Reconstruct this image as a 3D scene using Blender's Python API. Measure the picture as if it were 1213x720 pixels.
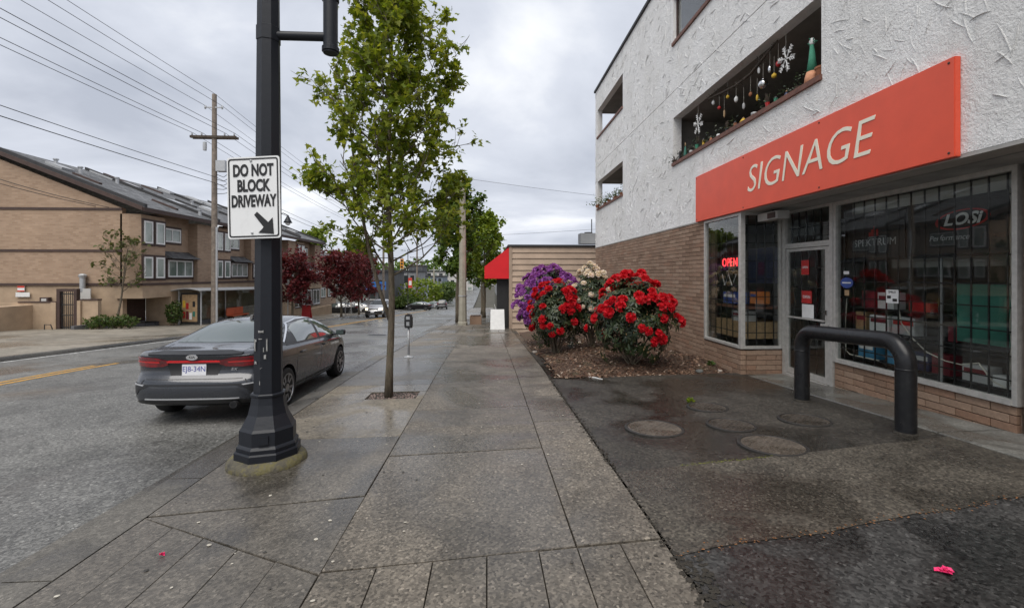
import bpy, bmesh, math, random
from mathutils import Vector, Matrix, Euler
from mathutils.bvhtree import BVHTree
from mathutils import noise as mnoise
R = math.radians
random.seed(7)
S = bpy.context.scene
for o in list(bpy.data.objects): bpy.data.objects.remove(o)
C = S.collection

# ---------------------------------------------------------------- camera
F, HZ, H, YAW = 550.0, 326.0, 1.72, math.atan(30/550)
cam = bpy.data.cameras.new('camera'); camo = bpy.data.objects.new('camera', cam); C.objects.link(camo)
cam.sensor_fit = 'HORIZONTAL'; cam.sensor_width = 36; cam.lens = 36*F/1213
cam.shift_y = -34/1213; cam.clip_end = 3000; cam.clip_start = .05
camo.location = (0, 0, H); camo.rotation_euler = (R(90), 0, -YAW)
S.camera = camo

# ---------------------------------------------------------------- world: overcast sky with broken cloud
SUN_EL, SUN_AZ = R(58), R(200)
w = bpy.data.worlds.new('World'); S.world = w; w.use_nodes = True
nt = w.node_tree; nt.nodes.clear()
def N(t, **k):
    n = nt.nodes.new(t)
    for a, b in k.items(): setattr(n, a, b)
    return n
def LK(a, b): nt.links.new(a, b)
out = N('ShaderNodeOutputWorld'); bg = N('ShaderNodeBackground'); LK(bg.outputs[0], out.inputs[0])
sky = N('ShaderNodeTexSky', sky_type='NISHITA', sun_disc=False, sun_elevation=SUN_EL, sun_rotation=SUN_AZ)
sky.air_density = 1.2; sky.dust_density = 2.5
sm = N('ShaderNodeMix', data_type='RGBA', blend_type='MULTIPLY'); sm.inputs[0].default_value = 1
LK(sky.outputs[0], sm.inputs[6]); sm.inputs[7].default_value = (.085, .085, .085, 1)
tc = N('ShaderNodeTexCoord'); sx = N('ShaderNodeSeparateXYZ'); LK(tc.outputs['Generated'], sx.inputs[0])
def mth(op, a, b=None, clamp=False):
    n = N('ShaderNodeMath', operation=op, use_clamp=clamp)
    for i, v in enumerate((a, b)):
        if v is None: continue
        if isinstance(v, (int, float)): n.inputs[i].default_value = v
        else: LK(v, n.inputs[i])
    return n.outputs[0]
zz = mth('ADD', mth('MAXIMUM', sx.outputs[2], 0), .22)
cx = N('ShaderNodeCombineXYZ'); LK(mth('DIVIDE', sx.outputs[0], zz), cx.inputs[0]); LK(mth('DIVIDE', sx.outputs[1], zz), cx.inputs[1])
n1 = N('ShaderNodeTexNoise'); LK(cx.outputs[0], n1.inputs[0]); n1.inputs['Scale'].default_value = .95; n1.inputs['Detail'].default_value = 9; n1.inputs['Roughness'].default_value = .52; n1.inputs['Distortion'].default_value = .35
r1 = N('ShaderNodeValToRGB'); LK(n1.outputs[0], r1.inputs[0])
e = r1.color_ramp.elements; e[0].position = .36; e[0].color = (.40, .43, .50, 1); e[1].position = .68; e[1].color = (.93, .94, .95, 1)
m_ = e.new(.52); m_.color = (.57, .60, .67, 1)
n2 = N('ShaderNodeTexNoise'); LK(cx.outputs[0], n2.inputs[0]); n2.inputs['Scale'].default_value = .5; n2.inputs['Detail'].default_value = 3
cover = N('ShaderNodeValToRGB'); LK(n2.outputs[0], cover.inputs[0]); cover.color_ramp.elements[0].position = .2; cover.color_ramp.elements[0].color = (.86,)*3+(1,); cover.color_ramp.elements[1].position = .6; cover.color_ramp.elements[1].color = (1,)*4
mx = N('ShaderNodeMix', data_type='RGBA'); LK(cover.outputs[0], mx.inputs[0]); LK(sm.outputs[2], mx.inputs[6]); LK(r1.outputs[0], mx.inputs[7])
LK(mx.outputs[2], bg.inputs[0]); bg.inputs[1].default_value = .66

sl = bpy.data.lights.new('sun', 'SUN'); sl.energy = 1.5; sl.angle = R(50); sl.color = (1, .95, .88)
so = bpy.data.objects.new('sun', sl); C.objects.link(so)
_d = Vector((-math.sin(SUN_AZ)*math.cos(SUN_EL)*-1, math.cos(SUN_AZ)*math.cos(SUN_EL), math.sin(SUN_EL)))
so.rotation_euler = _d.to_track_quat('Z', 'Y').to_euler()
S.view_settings.view_transform = 'Standard'; S.view_settings.look = 'None'; S.view_settings.gamma = 1; S.view_settings.exposure = 1.0
S.view_settings.use_curve_mapping = False
S.render.engine = 'CYCLES'

# ---------------------------------------------------------------- pixel -> place
def ray(px, py):
    u = (px-606.5)/F; s, c = math.sin(YAW), math.cos(YAW)
    return Vector((s+u*c, c-u*s, (HZ-py)/F))
def atX(px, py, X): d = ray(px, py); return Vector((0, 0, H))+d*(X/d.x)
def atY(px, py, Y): d = ray(px, py); return Vector((0, 0, H))+d*(Y/d.y)
def sst(a, b, x): x = min(1, max(0, (x-a)/(b-a))); return x*x*(3-2*x)
_GT = {}
def _mk():
    z = 0; y = 0.0
    while y < 1500:
        _GT[int(round(y*4))] = z
        s = .029+.025*sst(8, 13, y)
        s *= 1-sst(85, 115, y); s -= .012*sst(140, 180, y)*(1-sst(300, 400, y))
        z -= s*.25; y += .25
_mk()
def G(y):
    if y < 0: return -.029*max(y, -60)
    k = y*4; i = int(k); a = _GT.get(i, _GT[5999]); b = _GT.get(i+1, a)
    return a+(b-a)*(k-i)
RD = .12                                   # road below pavement
def drop(x, y):                            # pavement falls a little to the kerb, more at the driveway crossing
    if x > -1: return 0
    f = min(1.0, (-1-x)/1.95)
    return f*(.02+.06*(1-sst(3.2, 6.2, y)))
def P(x, y): return G(y)-drop(x, y)
def gp(px, py, dz=0.0, f=None):
    f = f or (lambda x, y: G(y)); d = ray(px, py); lo, hi = .5, 900
    for _ in range(60):
        m = (lo+hi)/2; p = d*m
        if H+p.z > f(p.x, p.y)+dz: lo = m
        else: hi = m
    p = d*lo; return Vector((p.x, p.y, H+p.z))

# ---------------------------------------------------------------- materials
M = {}
class NT:
    def __init__(s, name):
        m = bpy.data.materials.new(name); m.use_nodes = True; s.m = m; s.t = m.node_tree; s.b = s.t.nodes['Principled BSDF']; M[name] = m
        s.tc = s.n('ShaderNodeTexCoord'); s.co = s.tc.outputs['Object']
    def n(s, t, **k):
        x = s.t.nodes.new(t)
        for a, b in k.items(): setattr(x, a, b)
        return x
    def l(s, a, b): s.t.links.new(a, b)
    def noise(s, scale, detail=4, rough=.55, dist=0, vec=None):
        x = s.n('ShaderNodeTexNoise'); s.l(vec or s.co, x.inputs[0]); x.inputs['Scale'].default_value = scale; x.inputs['Detail'].default_value = detail; x.inputs['Roughness'].default_value = rough; x.inputs['Distortion'].default_value = dist
        return x.outputs[0]
    def vor(s, scale, vec=None, outp=0, feature='F1'):
        x = s.n('ShaderNodeTexVoronoi', feature=feature); s.l(vec or s.co, x.inputs[0]); x.inputs['Scale'].default_value = scale; return x.outputs[outp]
    def ramp(s, f, stops):
        x = s.n('ShaderNodeValToRGB'); s.l(f, x.inputs[0]); el = x.color_ramp.elements
        for i, (p, c) in enumerate(stops):
            if isinstance(c, (int, float)): c = (c, c, c)
            if i < 2: q = el[i]; q.position = p
            else: q = el.new(p)
            q.color = tuple(c)+(1,)
        return x.outputs[0]
    def mix(s, f, a, b, mode='MIX'):
        x = s.n('ShaderNodeMix', data_type='RGBA', blend_type=mode)
        for i, v in ((0, f), (6, a), (7, b)):
            if isinstance(v, (int, float)): x.inputs[i].default_value = v if i == 0 else (v, v, v, 1)
            elif isinstance(v, tuple): x.inputs[i].default_value = tuple(v)+(1,)
            else: s.l(v, x.inputs[i])
        return x.outputs[2]
    def math(s, op, a, b=0.0):
        x = s.n('ShaderNodeMath', operation=op)
        for i, v in enumerate((a, b)):
            if isinstance(v, (int, float)): x.inputs[i].default_value = v
            else: s.l(v, x.inputs[i])
        return x.outputs[0]
    def scaled(s, v):
        x = s.n('ShaderNodeMapping'); s.l(s.co, x.inputs[0]); x.inputs['Scale'].default_value = v; return x.outputs[0]
    def rnd(s):
        oi = s.n('ShaderNodeObjectInfo'); ge = s.n('ShaderNodeNewGeometry')
        return s.math('FRACT', s.math('ADD', oi.outputs['Random'], ge.outputs['Random Per Island']))
    def col(s, v):
        if isinstance(v, tuple): s.b.inputs['Base Color'].default_value = v+(1,)
        else: s.l(v, s.b.inputs['Base Color'])
        return s
    def rough(s, v):
        if isinstance(v, (int, float)): s.b.inputs['Roughness'].default_value = v
        else: s.l(v, s.b.inputs['Roughness'])
        return s
    def set(s, k, v): s.b.inputs[k].default_value = v; return s
    def bump(s, h, dist=.01, st=1.0):
        x = s.n('ShaderNodeBump'); x.inputs['Strength'].default_value = st; x.inputs['Distance'].default_value = dist; s.l(h, x.inputs['Height']); s.l(x.outputs[0], s.b.inputs['Normal']); return s
def simple(name, c, rough=.6, var=.25, scale=8, metal=0.0, bump=0.0, spec=None):
    k = NT(name); c = tuple(c)
    n_ = k.noise(scale, 6, .6); lo = tuple(v*(1-var) for v in c); hi = tuple(min(1, v*(1+var)) for v in c)
    k.col(k.ramp(n_, [(.3, lo), (.7, hi)])); k.rough(rough); k.set('Metallic', metal)
    if spec is not None: k.set('Specular IOR Level', spec)
    if bump: k.bump(k.noise(scale*6, 4), bump)
    return k

def aggregate(name, base, fine=90, wet=.5, wetscale=.35, tint=None, contrast=1.0, spec=.5, dry=.62):
    k = NT(name)
    v = k.vor(fine, outp=1); g = k.n('ShaderNodeRGBToBW'); k.l(v, g.inputs[0])
    st = k.ramp(g.outputs[0], [(.0, tuple(b*(1-.55*contrast) for b in base)), (.5, base), (.86, tuple(b*(1+.5*contrast) for b in base)), (1, tuple(min(1, b*(1+1.7*contrast)) for b in base))])
    dirt = k.mix(1, k.ramp(k.noise(1.7, 8, .7, .4), [(.3, .62), (.5, 1.0), (.7, 1.22)]), k.ramp(k.noise(.45, 6, .6, .8), [(.32, .74), (.62, 1.08)]), 'MULTIPLY')
    st = k.mix(1, st, dirt, 'MULTIPLY')
    fn = k.ramp(k.noise(28, 4, .7), [(.3, .82), (.7, 1.15)]); st = k.mix(1, st, fn, 'MULTIPLY')
    wt = k.ramp(k.noise(wetscale, 5, .55, .6), [(.44, 0.0), (.54, 1.0)])
    r_ = k.n('ShaderNodeMix', data_type='RGBA')
    st2 = k.mix(wt, st, k.mix(1, st, wet, 'MULTIPLY'))
    if tint: st2 = k.mix(k.ramp(k.noise(.8, 5), [(.45, 0.0), (.75, .5)]), st2, tint)
    pv = k.n('ShaderNodeRGBToBW'); k.l(k.vor(fine*1.15, outp=1), pv.inputs[0]); st2 = k.mix(k.ramp(pv.outputs[0], [(.90, 0.0), (.94, .5*min(1, contrast))]), st2, tuple(min(.5, b*2.1+.03) for b in base))
    k.col(st2); k.rough(k.ramp(wt, [(0, dry), (1, .25)])); k.set('Specular IOR Level', spec)
    k.bump(k.mix(.5, g.outputs[0], k.noise(fine*1.5, 2)), .0022, .8)
    return k
aggregate('asphalt_road', (.135, .134, .126), 55, .78, .22, contrast=1.2, spec=.5, dry=.6)
aggregate('asphalt_drive', (.047, .042, .035), 45, .6, .6, contrast=1.1, spec=.4, dry=.6)
aggregate('asphalt_coarse', (.048, .047, .045), 52, .6, .9, contrast=1.5, spec=.4)
aggregate('concrete_wet', (.075, .066, .053), 58, .7, .8, contrast=1.3, spec=.4)
k = aggregate('concrete_slab', (.158, .139, .114), 60, .62, .42, contrast=1.05, spec=.4, dry=.6)
# every slab a little different
b_in = k.b.inputs['Base Color'].links[0].from_socket
k.col(k.mix(1, b_in, k.ramp(k.rnd(), [(0, (.86, .86, .86)), (1, (1.1, 1.09, 1.08))]), 'MULTIPLY'))
aggregate('concrete_damp', (.115, .103, .086), 60, .62, .5, contrast=.8, spec=.5, dry=.42)
aggregate('concrete_tan', (.19, .165, .128), 42, .8, .5, contrast=.6, dry=.75)
aggregate('concrete_pale', (.20, .195, .175), 50, .6, .7, contrast=.4, dry=.8)
aggregate('kerb_stone', (.12, .112, .098), 70, .55, .6, contrast=.6)
aggregate('far_concrete', (.24, .215, .175), 12, .8, .15, contrast=.3, dry=.7)
simple('joint_dirt', (.035, .03, .023), .9, .5, 30, bump=.01)
simple('earth', (.06, .055, .04), .95, .4, .5)
k = NT('mulch'); nn = k.noise(55, 6, .7)
k.col(k.mix(k.ramp(k.noise(2.2, 5), [(.52, 0.0), (.72, .55)]), k.ramp(nn, [(.25, (.018, .010, .006)), (.5, (.075, .042, .026)), (.72, (.17, .10, .065))]), (.05, .06, .02))); k.rough(.9); k.bump(nn, .03, 1)
k = NT('chip'); k.col(k.ramp(k.rnd(), [(0, (.04, .02, .012)), (.5, (.13, .065, .038)), (.9, (.26, .17, .11)), (1, (.4, .33, .27))])); k.rough(.85)
k = NT('gravel_red'); k.col(k.ramp(k.rnd(), [(0, (.12, .085, .075)), (.5, (.24, .17, .15)), (1, (.40, .32, .29))])); k.rough(.8)
k = NT('brick'); br = k.rnd()
base = k.ramp(br, [(0, (.22, .138, .092)), (.35, (.285, .187, .128)), (.7, (.33, .228, .162)), (1, (.28, .165, .108))])
gr = k.ramp(k.noise(30, 6, .7), [(.3, .72), (.7, 1.2)]); st = k.ramp(k.noise(.6, 5, .6), [(.35, .8), (.65, 1.1)])
k.col(k.mix(1, k.mix(1, base, gr, 'MULTIPLY'), st, 'MULTIPLY')); k.rough(.82); k.bump(k.noise(120, 5), .003, .7)
simple('mortar', (.265, .195, .145), .9, .3, 25, bump=.004)
k = NT('stucco'); a = k.noise(5.5, 9, .66, 1.4); b = k.noise(45, 4)
drt = k.ramp(k.noise(.9, 6, .6, .5), [(.3, (.74, .735, .715)), (.65, (.84, .838, .83))])
mp = k.scaled((1, 2.2, .18)); stk = k.ramp(k.noise(2.6, 5, .6, 0, mp), [(.30, .88), (.45, 1.0)])
k.col(k.mix(1, drt, stk, 'MULTIPLY')); k.rough(.85); k.bump(k.mix(.35, a, b), .055, .85)
simple('soffit', (.36, .35, .33), .8, .12, 4)
simple('wood_sill', (.15, .062, .04), .6, .35, 9)
k = simple('sign_red', (.76, .092, .042), .42, .05, 3)
simple('sign_cream', (.85, .80, .66), .5, .03, 3)
simple('aluminium', (.50, .49, .465), .45, .15, 14, metal=.35)
simple('black_bar', (.012, .012, .013), .5, .2, 10)
simple('dark_inside', (.30, .30, .29), .8, .3, 2)
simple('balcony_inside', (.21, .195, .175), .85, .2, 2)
simple('shop_floor', (.22, .20, .18), .6, .3, 3)
simple('shop_wall', (.40, .39, .37), .8, .2, 2)
simple('banner_black', (.02, .02, .021), .6, .2, 3)
simple('matte_white', (.70, .70, .69), .6, .08, 6)
simple('print_grey', (.42, .42, .42), .6, .1, 6)
simple('print_red', (.42, .02, .02), .5, .2, 6)
simple('print_blue', (.04, .08, .30), .5, .25, 6)
simple('print_cyan', (.05, .22, .38), .5, .25, 6)
simple('print_teal', (.035, .16, .12), .6, .2, 5)
simple('print_tan', (.36, .24, .13), .7, .25, 9)
simple('print_wine', (.16, .02, .03), .5, .25, 6)
simple('print_navy', (.015, .025, .07), .4, .3, 6)
simple('print_orange', (.55, .17, .03), .5, .25, 6)
simple('print_black', (.012, .012, .012), .5, .1, 6)
simple('cable', (.55, .52, .45), .6, .1, 6)
k = NT('pipe_black'); k.col(k.ramp(k.noise(14, 8, .7), [(.5, (.010, .0105, .012)), (.78, (.028, .028, .028))])); k.rough(k.ramp(k.noise(9, 5), [(.3, .24), (.7, .42)])); k.set('Specular IOR Level', .4)
k = NT('lamp_black'); sc = k.ramp(k.noise(7, 9, .75, .4), [(.66, 0.0), (.70, 1.0)]); k.col(k.mix(sc, (.012, .014, .019), (.07, .068, .062))); k.rough(.42); k.set('Specular IOR Level', .32); k.bump(k.noise(18, 4), .004, .5)
k = NT('moss_concrete'); k.col(k.ramp(k.noise(9, 7, .65, .3), [(.3, (.035, .032, .024)), (.48, (.085, .076, .055)), (.60, (.12, .105, .04)), (.68, (.10, .092, .07)), (.8, (.20, .185, .15))])); k.rough(.85); k.bump(k.noise(40, 5), .012, .8)
k = NT('sign_white'); k.col(k.mix(k.ramp(k.noise(6, 8, .7), [(.55, 0.0), (.8, .35)]), (.74, .75, .75), (.42, .43, .42))); k.rough(.35); ck = k.vor(140); k.bump(ck, .001, .25)
simple('sign_black', (.012, .012, .013), .5, .1, 6)
k = NT('bark'); mp = k.scaled((14, 14, 3)); bn = k.noise(2.2, 8, .7, .4, mp)
k.col(k.mix(k.ramp(k.noise(5, 6), [(.55, 0.0), (.72, .6)]), k.ramp(bn, [(.3, (.05, .04, .028)), (.65, (.17, .138, .098))]), (.11, .125, .06))); k.rough(.9); k.bump(bn, .012, 1)
def leafmat(name, cols, trans=.35, rough=.5):
    k = NT(name); c = k.ramp(k.rnd(), [(i/(len(cols)-1), cc) for i, cc in enumerate(cols)])
    k.col(c); k.rough(rough); k.set('Specular IOR Level', .35)
    t = k.n('ShaderNodeBsdfTranslucent'); k.l(k.mix(1, c, (1.3, 1.25, .6), 'MULTIPLY'), t.inputs[0])
    mxs = k.n('ShaderNodeMixShader'); mxs.inputs[0].default_value = trans
    k.l(k.b.outputs[0], mxs.inputs[1]); k.l(t.outputs[0], mxs.inputs[2]); k.l(mxs.outputs[0], k.t.nodes['Material Output'].inputs[0])
    return k
leafmat('leaf_maple', [(.085, .125, .014), (.15, .205, .02), (.22, .27, .03), (.32, .34, .055)], .5)
leafmat('leaf_street', [(.045, .09, .014), (.09, .155, .022), (.14, .20, .032)], .4)
leafmat('leaf_yellowgreen', [(.10, .16, .015), (.16, .22, .02), (.22, .27, .03)], .4)
leafmat('leaf_red', [(.055, .009, .012), (.11, .015, .02), (.17, .026, .03)], .38)
leafmat('leaf_sapling', [(.06, .075, .02), (.1, .11, .03)], .3)
leafmat('leaf_rhodo', [(.010, .022, .010), (.020, .036, .014), (.04, .058, .024), (.07, .085, .035)], .12, .35)
leafmat('leaf_bush', [(.03, .06, .012), (.06, .1, .02), (.1, .13, .03)], .3)
leafmat('petal_red', [(.48, .004, .012), (.62, .008, .022), (.55, .02, .03)], .3, .6)
leafmat('petal_purple', [(.22, .05, .30), (.33, .10, .42), (.42, .17, .5)], .3, .6)
leafmat('petal_white', [(.74, .64, .63), (.80, .76, .72), (.78, .62, .56)], .3, .6)
simple('bud', (.30, .20, .09), .7, .3, 20)
simple('petal_pink', (.75, .03, .16), .6, .2, 30)
k = NT('paint_yellow'); k.col(k.mix(k.ramp(k.noise(8, 7, .7), [(.45, 0.0), (.7, .9)]), (.52, .27, .03), (.13, .12, .09))); k.rough(.6)
k = NT('paint_white'); k.col(k.mix(k.ramp(k.noise(8, 7, .7), [(.4, 0.0), (.62, .95)]), (.6, .6, .58), (.12, .12, .115))); k.rough(.6)
# glass
def glass(name, tint, refl=1.0, ior=1.5):
    k = NT(name); t = k.n('ShaderNodeBsdfTransparent'); t.inputs[0].default_value = tint+(1,)
    g = k.n('ShaderNodeBsdfGlossy'); g.inputs['Roughness'].default_value = .015; g.inputs[0].default_value = (refl, refl, refl, 1)
    lw = k.n('ShaderNodeLayerWeight'); lw.inputs[0].default_value = .5
    fo = k.math('MULTIPLY_ADD', k.math('POWER', lw.outputs['Facing'], 4.5), .9); fo.node.inputs[2].default_value = .045
    bn = k.n('ShaderNodeBump'); bn.inputs['Strength'].default_value = .05; bn.inputs['Distance'].default_value = .02; k.l(k.noise(1.3, 2), bn.inputs['Height']); k.l(bn.outputs[0], g.inputs['Normal'])
    mxs = k.n('ShaderNodeMixShader'); k.l(fo, mxs.inputs[0]); k.l(t.outputs[0], mxs.inputs[1]); k.l(g.outputs[0], mxs.inputs[2])
    k.l(mxs.outputs[0], k.t.nodes['Material Output'].inputs[0]); return k
glass('shop_glass', (.90, .92, .91), .9, 1.55)
glass('shelter_glass', (.8, .84, .83))
k = NT('window_glass'); k.col(k.ramp(k.noise(.8, 3), [(.35, (.14, .18, .155)), (.6, (.34, .38, .35))])); k.rough(.06); k.set('Specular IOR Level', .8)
k = NT('window_dark'); k.col((.03, .035, .035)); k.rough(.05); k.set('Specular IOR Level', .8)
# vehicles
def paint(name, c, metal=.55, rough=.32):
    k = NT(name); fl = k.vor(900, outp=1); g = k.n('ShaderNodeRGBToBW'); k.l(fl, g.inputs[0])
    k.col(k.mix(1, c, k.ramp(g.outputs[0], [(0, .85), (1, 1.2)]), 'MULTIPLY')); k.set('Metallic', metal)
    k.rough(k.ramp(k.noise(3, 6), [(.3, rough-.05), (.7, rough+.08)])); k.set('Coat Weight', .9); k.set('Coat Roughness', .05); return k
paint('paint_graphite', (.030, .033, .040), .35, .24)
paint('paint_silver', (.55, .56, .57)); paint('paint_black', (.012, .012, .014)); paint('paint_white_car', (.7, .7, .7), .1); paint('paint_darkgrey', (.06, .06, .065))
k = NT('car_glass'); k.col((.05, .07, .064)); k.rough(.03); k.set('Specular IOR Level', 1.0); k.set('Coat Weight', .5); k.set('Coat IOR', 1.5)
k = NT('car_side_glass'); k.col((.11, .14, .13)); k.rough(.03); k.set('Specular IOR Level', .9); k.set('Coat Weight', 1.0); k.set('Coat IOR', 1.8)
simple('car_black', (.010, .010, .011), .35, .2, 12)
simple('trim_black', (.018, .018, .019), .55, .2, 12)
simple('chrome', (.75, .75, .76), .15, .03, 12, metal=1)
simple('rim_metal', (.36, .36, .37), .3, .1, 12, metal=.9)
simple('tyre', (.014, .014, .014), .85, .3, 30)
k = NT('tail_red'); k.col(k.ramp(k.noise(9, 3), [(.35, (.10, .002, .006)), (.65, (.26, .006, .012))])); k.rough(.08); k.set('Coat Weight', 1)
k = NT('tail_bar'); k.col((.7, .01, .014)); k.rough(.1); k.set('Coat Weight', 1)
k = NT('headlamp'); k.col((.85, .8, .68)); k.rough(.1); k.set('Emission Color', (1, .78, .45, 1)); k.set('Emission Strength', 1.6)
simple('plate_white', (.74, .75, .78), .4, .05, 30)
simple('plate_blue', (.05, .07, .30), .5, .1, 30)
# town houses and distance
k = NT('brick_far'); bt = k.n('ShaderNodeTexBrick'); mp = k.n('ShaderNodeMapping'); k.l(k.co, mp.inputs[0])
sp = k.n('ShaderNodeSeparateXYZ'); k.l(k.co, sp.inputs[0]); cb = k.n('ShaderNodeCombineXYZ'); k.l(k.math('ADD', sp.outputs[0], sp.outputs[1]), cb.inputs[0]); k.l(sp.outputs[2], cb.inputs[1])
k.l(cb.outputs[0], bt.inputs[0]); bt.inputs['Color1'].default_value = (.29, .195, .128, 1); bt.inputs['Color2'].default_value = (.375, .262, .18, 1); bt.inputs['Mortar'].default_value = (.31, .235, .175, 1)
bt.inputs['Scale'].default_value = 1; bt.inputs['Brick Width'].default_value = .3; bt.inputs['Row Height'].default_value = .1; bt.inputs['Mortar Size'].default_value = .01
k.col(k.mix(1, bt.outputs[0], k.ramp(k.noise(.5, 7, .7), [(.3, .85), (.7, 1.1)]), 'MULTIPLY')); k.rough(.85)
simple('podium_stucco', (.38, .28, .19), .85, .18, 1.5, bump=.004)
simple('trim_brown', (.055, .032, .026), .7, .2, 4)
k = NT('shingle'); sp = k.n('ShaderNodeTexBrick'); mp = k.n('ShaderNodeMapping'); mp.inputs['Rotation'].default_value = (0, 0, R(90)); k.l(k.co, mp.inputs[0]); k.l(mp.outputs[0], sp.inputs[0])
sp.inputs['Color1'].default_value = (.045, .046, .048, 1); sp.inputs['Color2'].default_value = (.11, .112, .115, 1); sp.inputs['Mortar'].default_value = (.02, .02, .02, 1); sp.inputs['Scale'].default_value = 1; sp.inputs['Brick Width'].default_value = .45; sp.inputs['Row Height'].default_value = .22; sp.inputs['Mortar Size'].default_value = .02
k.col(k.mix(1, sp.outputs[0], k.ramp(k.noise(.7, 7, .7, .5), [(.3, .8), (.7, 2.1)]), 'MULTIPLY')); k.rough(.65); k.bump(sp.outputs[0], .02, .6)
simple('pole_wood', (.20, .165, .135), .85, .35, 5, bump=.01)
simple('pole_wood_dark', (.06, .045, .032), .85, .35, 5)
simple('pole_concrete', (.30, .28, .225), .85, .2, 3, bump=.004)
simple('galvanised', (.42, .43, .44), .5, .1, 9, metal=.4)
simple('wire', (.035, .035, .037), .7, .1, 2)
simple('siding', (.40, .30, .225), .7, .14, 1.6)
simple('siding_trim', (.35, .26, .195), .7, .12, 2)
simple('awning_red', (.62, .006, .012), .6, .08, 2)
simple('roof_edge', (.03, .03, .032), .7, .2, 3)
simple('wall_grey', (.26, .265, .27), .85, .2, .8)
simple('wall_bluegrey', (.20, .23, .27), .85, .2, .6)
simple('wall_pale', (.48, .47, .45), .85, .15, .6)
simple('wall_dark', (.10, .10, .105), .85, .2, .6)
simple('sign_blue', (.02, .13, .42), .5, .1, 2)
simple('signal_yellow', (.65, .27, .02), .5, .1, 4)
simple('flag_red', (.55, .05, .03), .6, .1, 3)
simple('orange_hoarding', (.62, .14, .06), .6, .1, 2)
simple('clay_pot', (.3, .12, .06), .8, .2, 9)
simple('cloth_green', (.05, .24, .15), .8, .2, 12)
simple('cloth_peach', (.62, .30, .17), .8, .2, 12)
simple('silver', (.6, .6, .6), .12, .03, 12, metal=1)
simple('yellow_toy', (.65, .42, .04), .6, .2, 9)
k = NT('neon'); k.col((.8, .05, .05)); k.set('Emission Color', (1, .05, .06, 1)); k.set('Emission Strength', 1.3)
k = NT('diffuser'); k.col((.6, .6, .58)); k.rough(.7)

# ---------------------------------------------------------------- mesh building
class MB:
    def __init__(s): s.v = []; s.f = []; s.mi = []; s.cur = 0
    def add(s, vs, fs):
        o = len(s.v); s.v += [tuple(v) for v in vs]
        for f in fs: s.f.append(tuple(i+o for i in f)); s.mi.append(s.cur)
        return s
    def box(s, x0, x1, y0, y1, z0, z1, m=None):
        vs = [Vector((x, y, z)) for z in (z0, z1) for y in (y0, y1) for x in (x0, x1)]
        if m: vs = [m @ v for v in vs]
        return s.add(vs, [(0, 2, 3, 1), (4, 5, 7, 6), (0, 1, 5, 4), (2, 6, 7, 3), (0, 4, 6, 2), (1, 3, 7, 5)])
    def tube(s, pts, rad, seg=8, cap=True, squash=None):
        pts = [Vector(p) for p in pts]; n = len(pts)
        if isinstance(rad, (int, float)): rad = [rad]*n
        vs = []; up = None
        for i, p in enumerate(pts):
            t = (pts[min(i+1, n-1)]-pts[max(i-1, 0)]).normalized()
            if up is None: up = Vector((1, 0, 0)) if abs(t.x) < .9 else Vector((0, 1, 0))
            a = (up-t*up.dot(t))
            if a.length < 1e-5: a = t.orthogonal()
            a.normalize(); b = t.cross(a); up = a
            for k in range(seg):
                an = 2*math.pi*(k+.5)/seg; vs.append(p+(a*math.cos(an)+b*math.sin(an))*rad[i])
        fs = []
        for i in range(n-1):
            for k in range(seg): fs.append((i*seg+k, i*seg+(k+1) % seg, (i+1)*seg+(k+1) % seg, (i+1)*seg+k))
        if cap: fs.append(tuple(range(seg))[::-1]); fs.append(tuple((n-1)*seg+k for k in range(seg)))
        return s.add(vs, fs)
    def lathe(s, prof, c=(0, 0, 0), seg=16, m=None, rot=0.0):
        vs = []; n = len(prof)
        for r, z in prof:
            for k in range(seg):
                a = 2*math.pi*k/seg+rot; v = Vector((c[0]+r*math.cos(a), c[1]+r*math.sin(a), c[2]+z)); vs.append(m @ v if m else v)
        fs = [(i*seg+k, i*seg+(k+1) % seg, (i+1)*seg+(k+1) % seg, (i+1)*seg+k) for i in range(n-1) for k in range(seg)]
        fs.append(tuple(range(seg))[::-1]); fs.append(tuple((n-1)*seg+k for k in range(seg)))
        return s.add(vs, fs)
    def prism(s, poly, a, b):                       # poly of Vectors, extruded a..b as offset vectors
        n = len(poly); vs = [Vector(p)+Vector(a) for p in poly]+[Vector(p)+Vector(b) for p in poly]
        fs = [tuple(range(n))[::-1], tuple(range(n, 2*n))]+[(i, (i+1) % n, n+(i+1) % n, n+i) for i in range(n)]
        return s.add(vs, fs)
    def quad(s, a, b, c, d): return s.add([a, b, c, d], [(0, 1, 2, 3)])
    def mesh(s, name, mats):
        me = bpy.data.meshes.new(name); me.from_pydata(s.v, [], s.f)
        for m in (mats if isinstance(mats, (list, tuple)) else [mats]): me.materials.append(M[m])
        if any(s.mi): me.polygons.foreach_set('material_index', s.mi)
        me.update(); return me
    def build(s, name, mats, parent=None, smooth=False, fix=True, kind=None):
        me = s.mesh(name, mats)
        if fix:
            bm = bmesh.new(); bm.from_mesh(me); bmesh.ops.recalc_face_normals(bm, faces=bm.faces); bm.to_mesh(me); bm.free()
        return link(name, me, parent, smooth, kind)
def link(name, me, parent=None, smooth=False, kind=None):
    o = bpy.data.objects.new(name, me); C.objects.link(o)
    if parent is not None: o.parent = parent
    if smooth:
        if smooth is True: me.shade_smooth()
        else:
            me.shade_smooth()
            bm = bmesh.new(); bm.from_mesh(me)
            for e_ in bm.edges:
                if len(e_.link_faces) == 2 and e_.calc_face_angle(0) > smooth: e_.smooth = False
            bm.to_mesh(me); bm.free()
    if kind: o['kind'] = kind
    return o
def thing(name, label, cat, loc=(0, 0, 0), rz=0.0, group=None, rx=0.0):
    o = bpy.data.objects.new(name, None); o.empty_display_size = .2; C.objects.link(o); o.location = loc; o.rotation_euler = (rx, 0, rz)
    return tag(o, label, cat, group)
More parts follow.
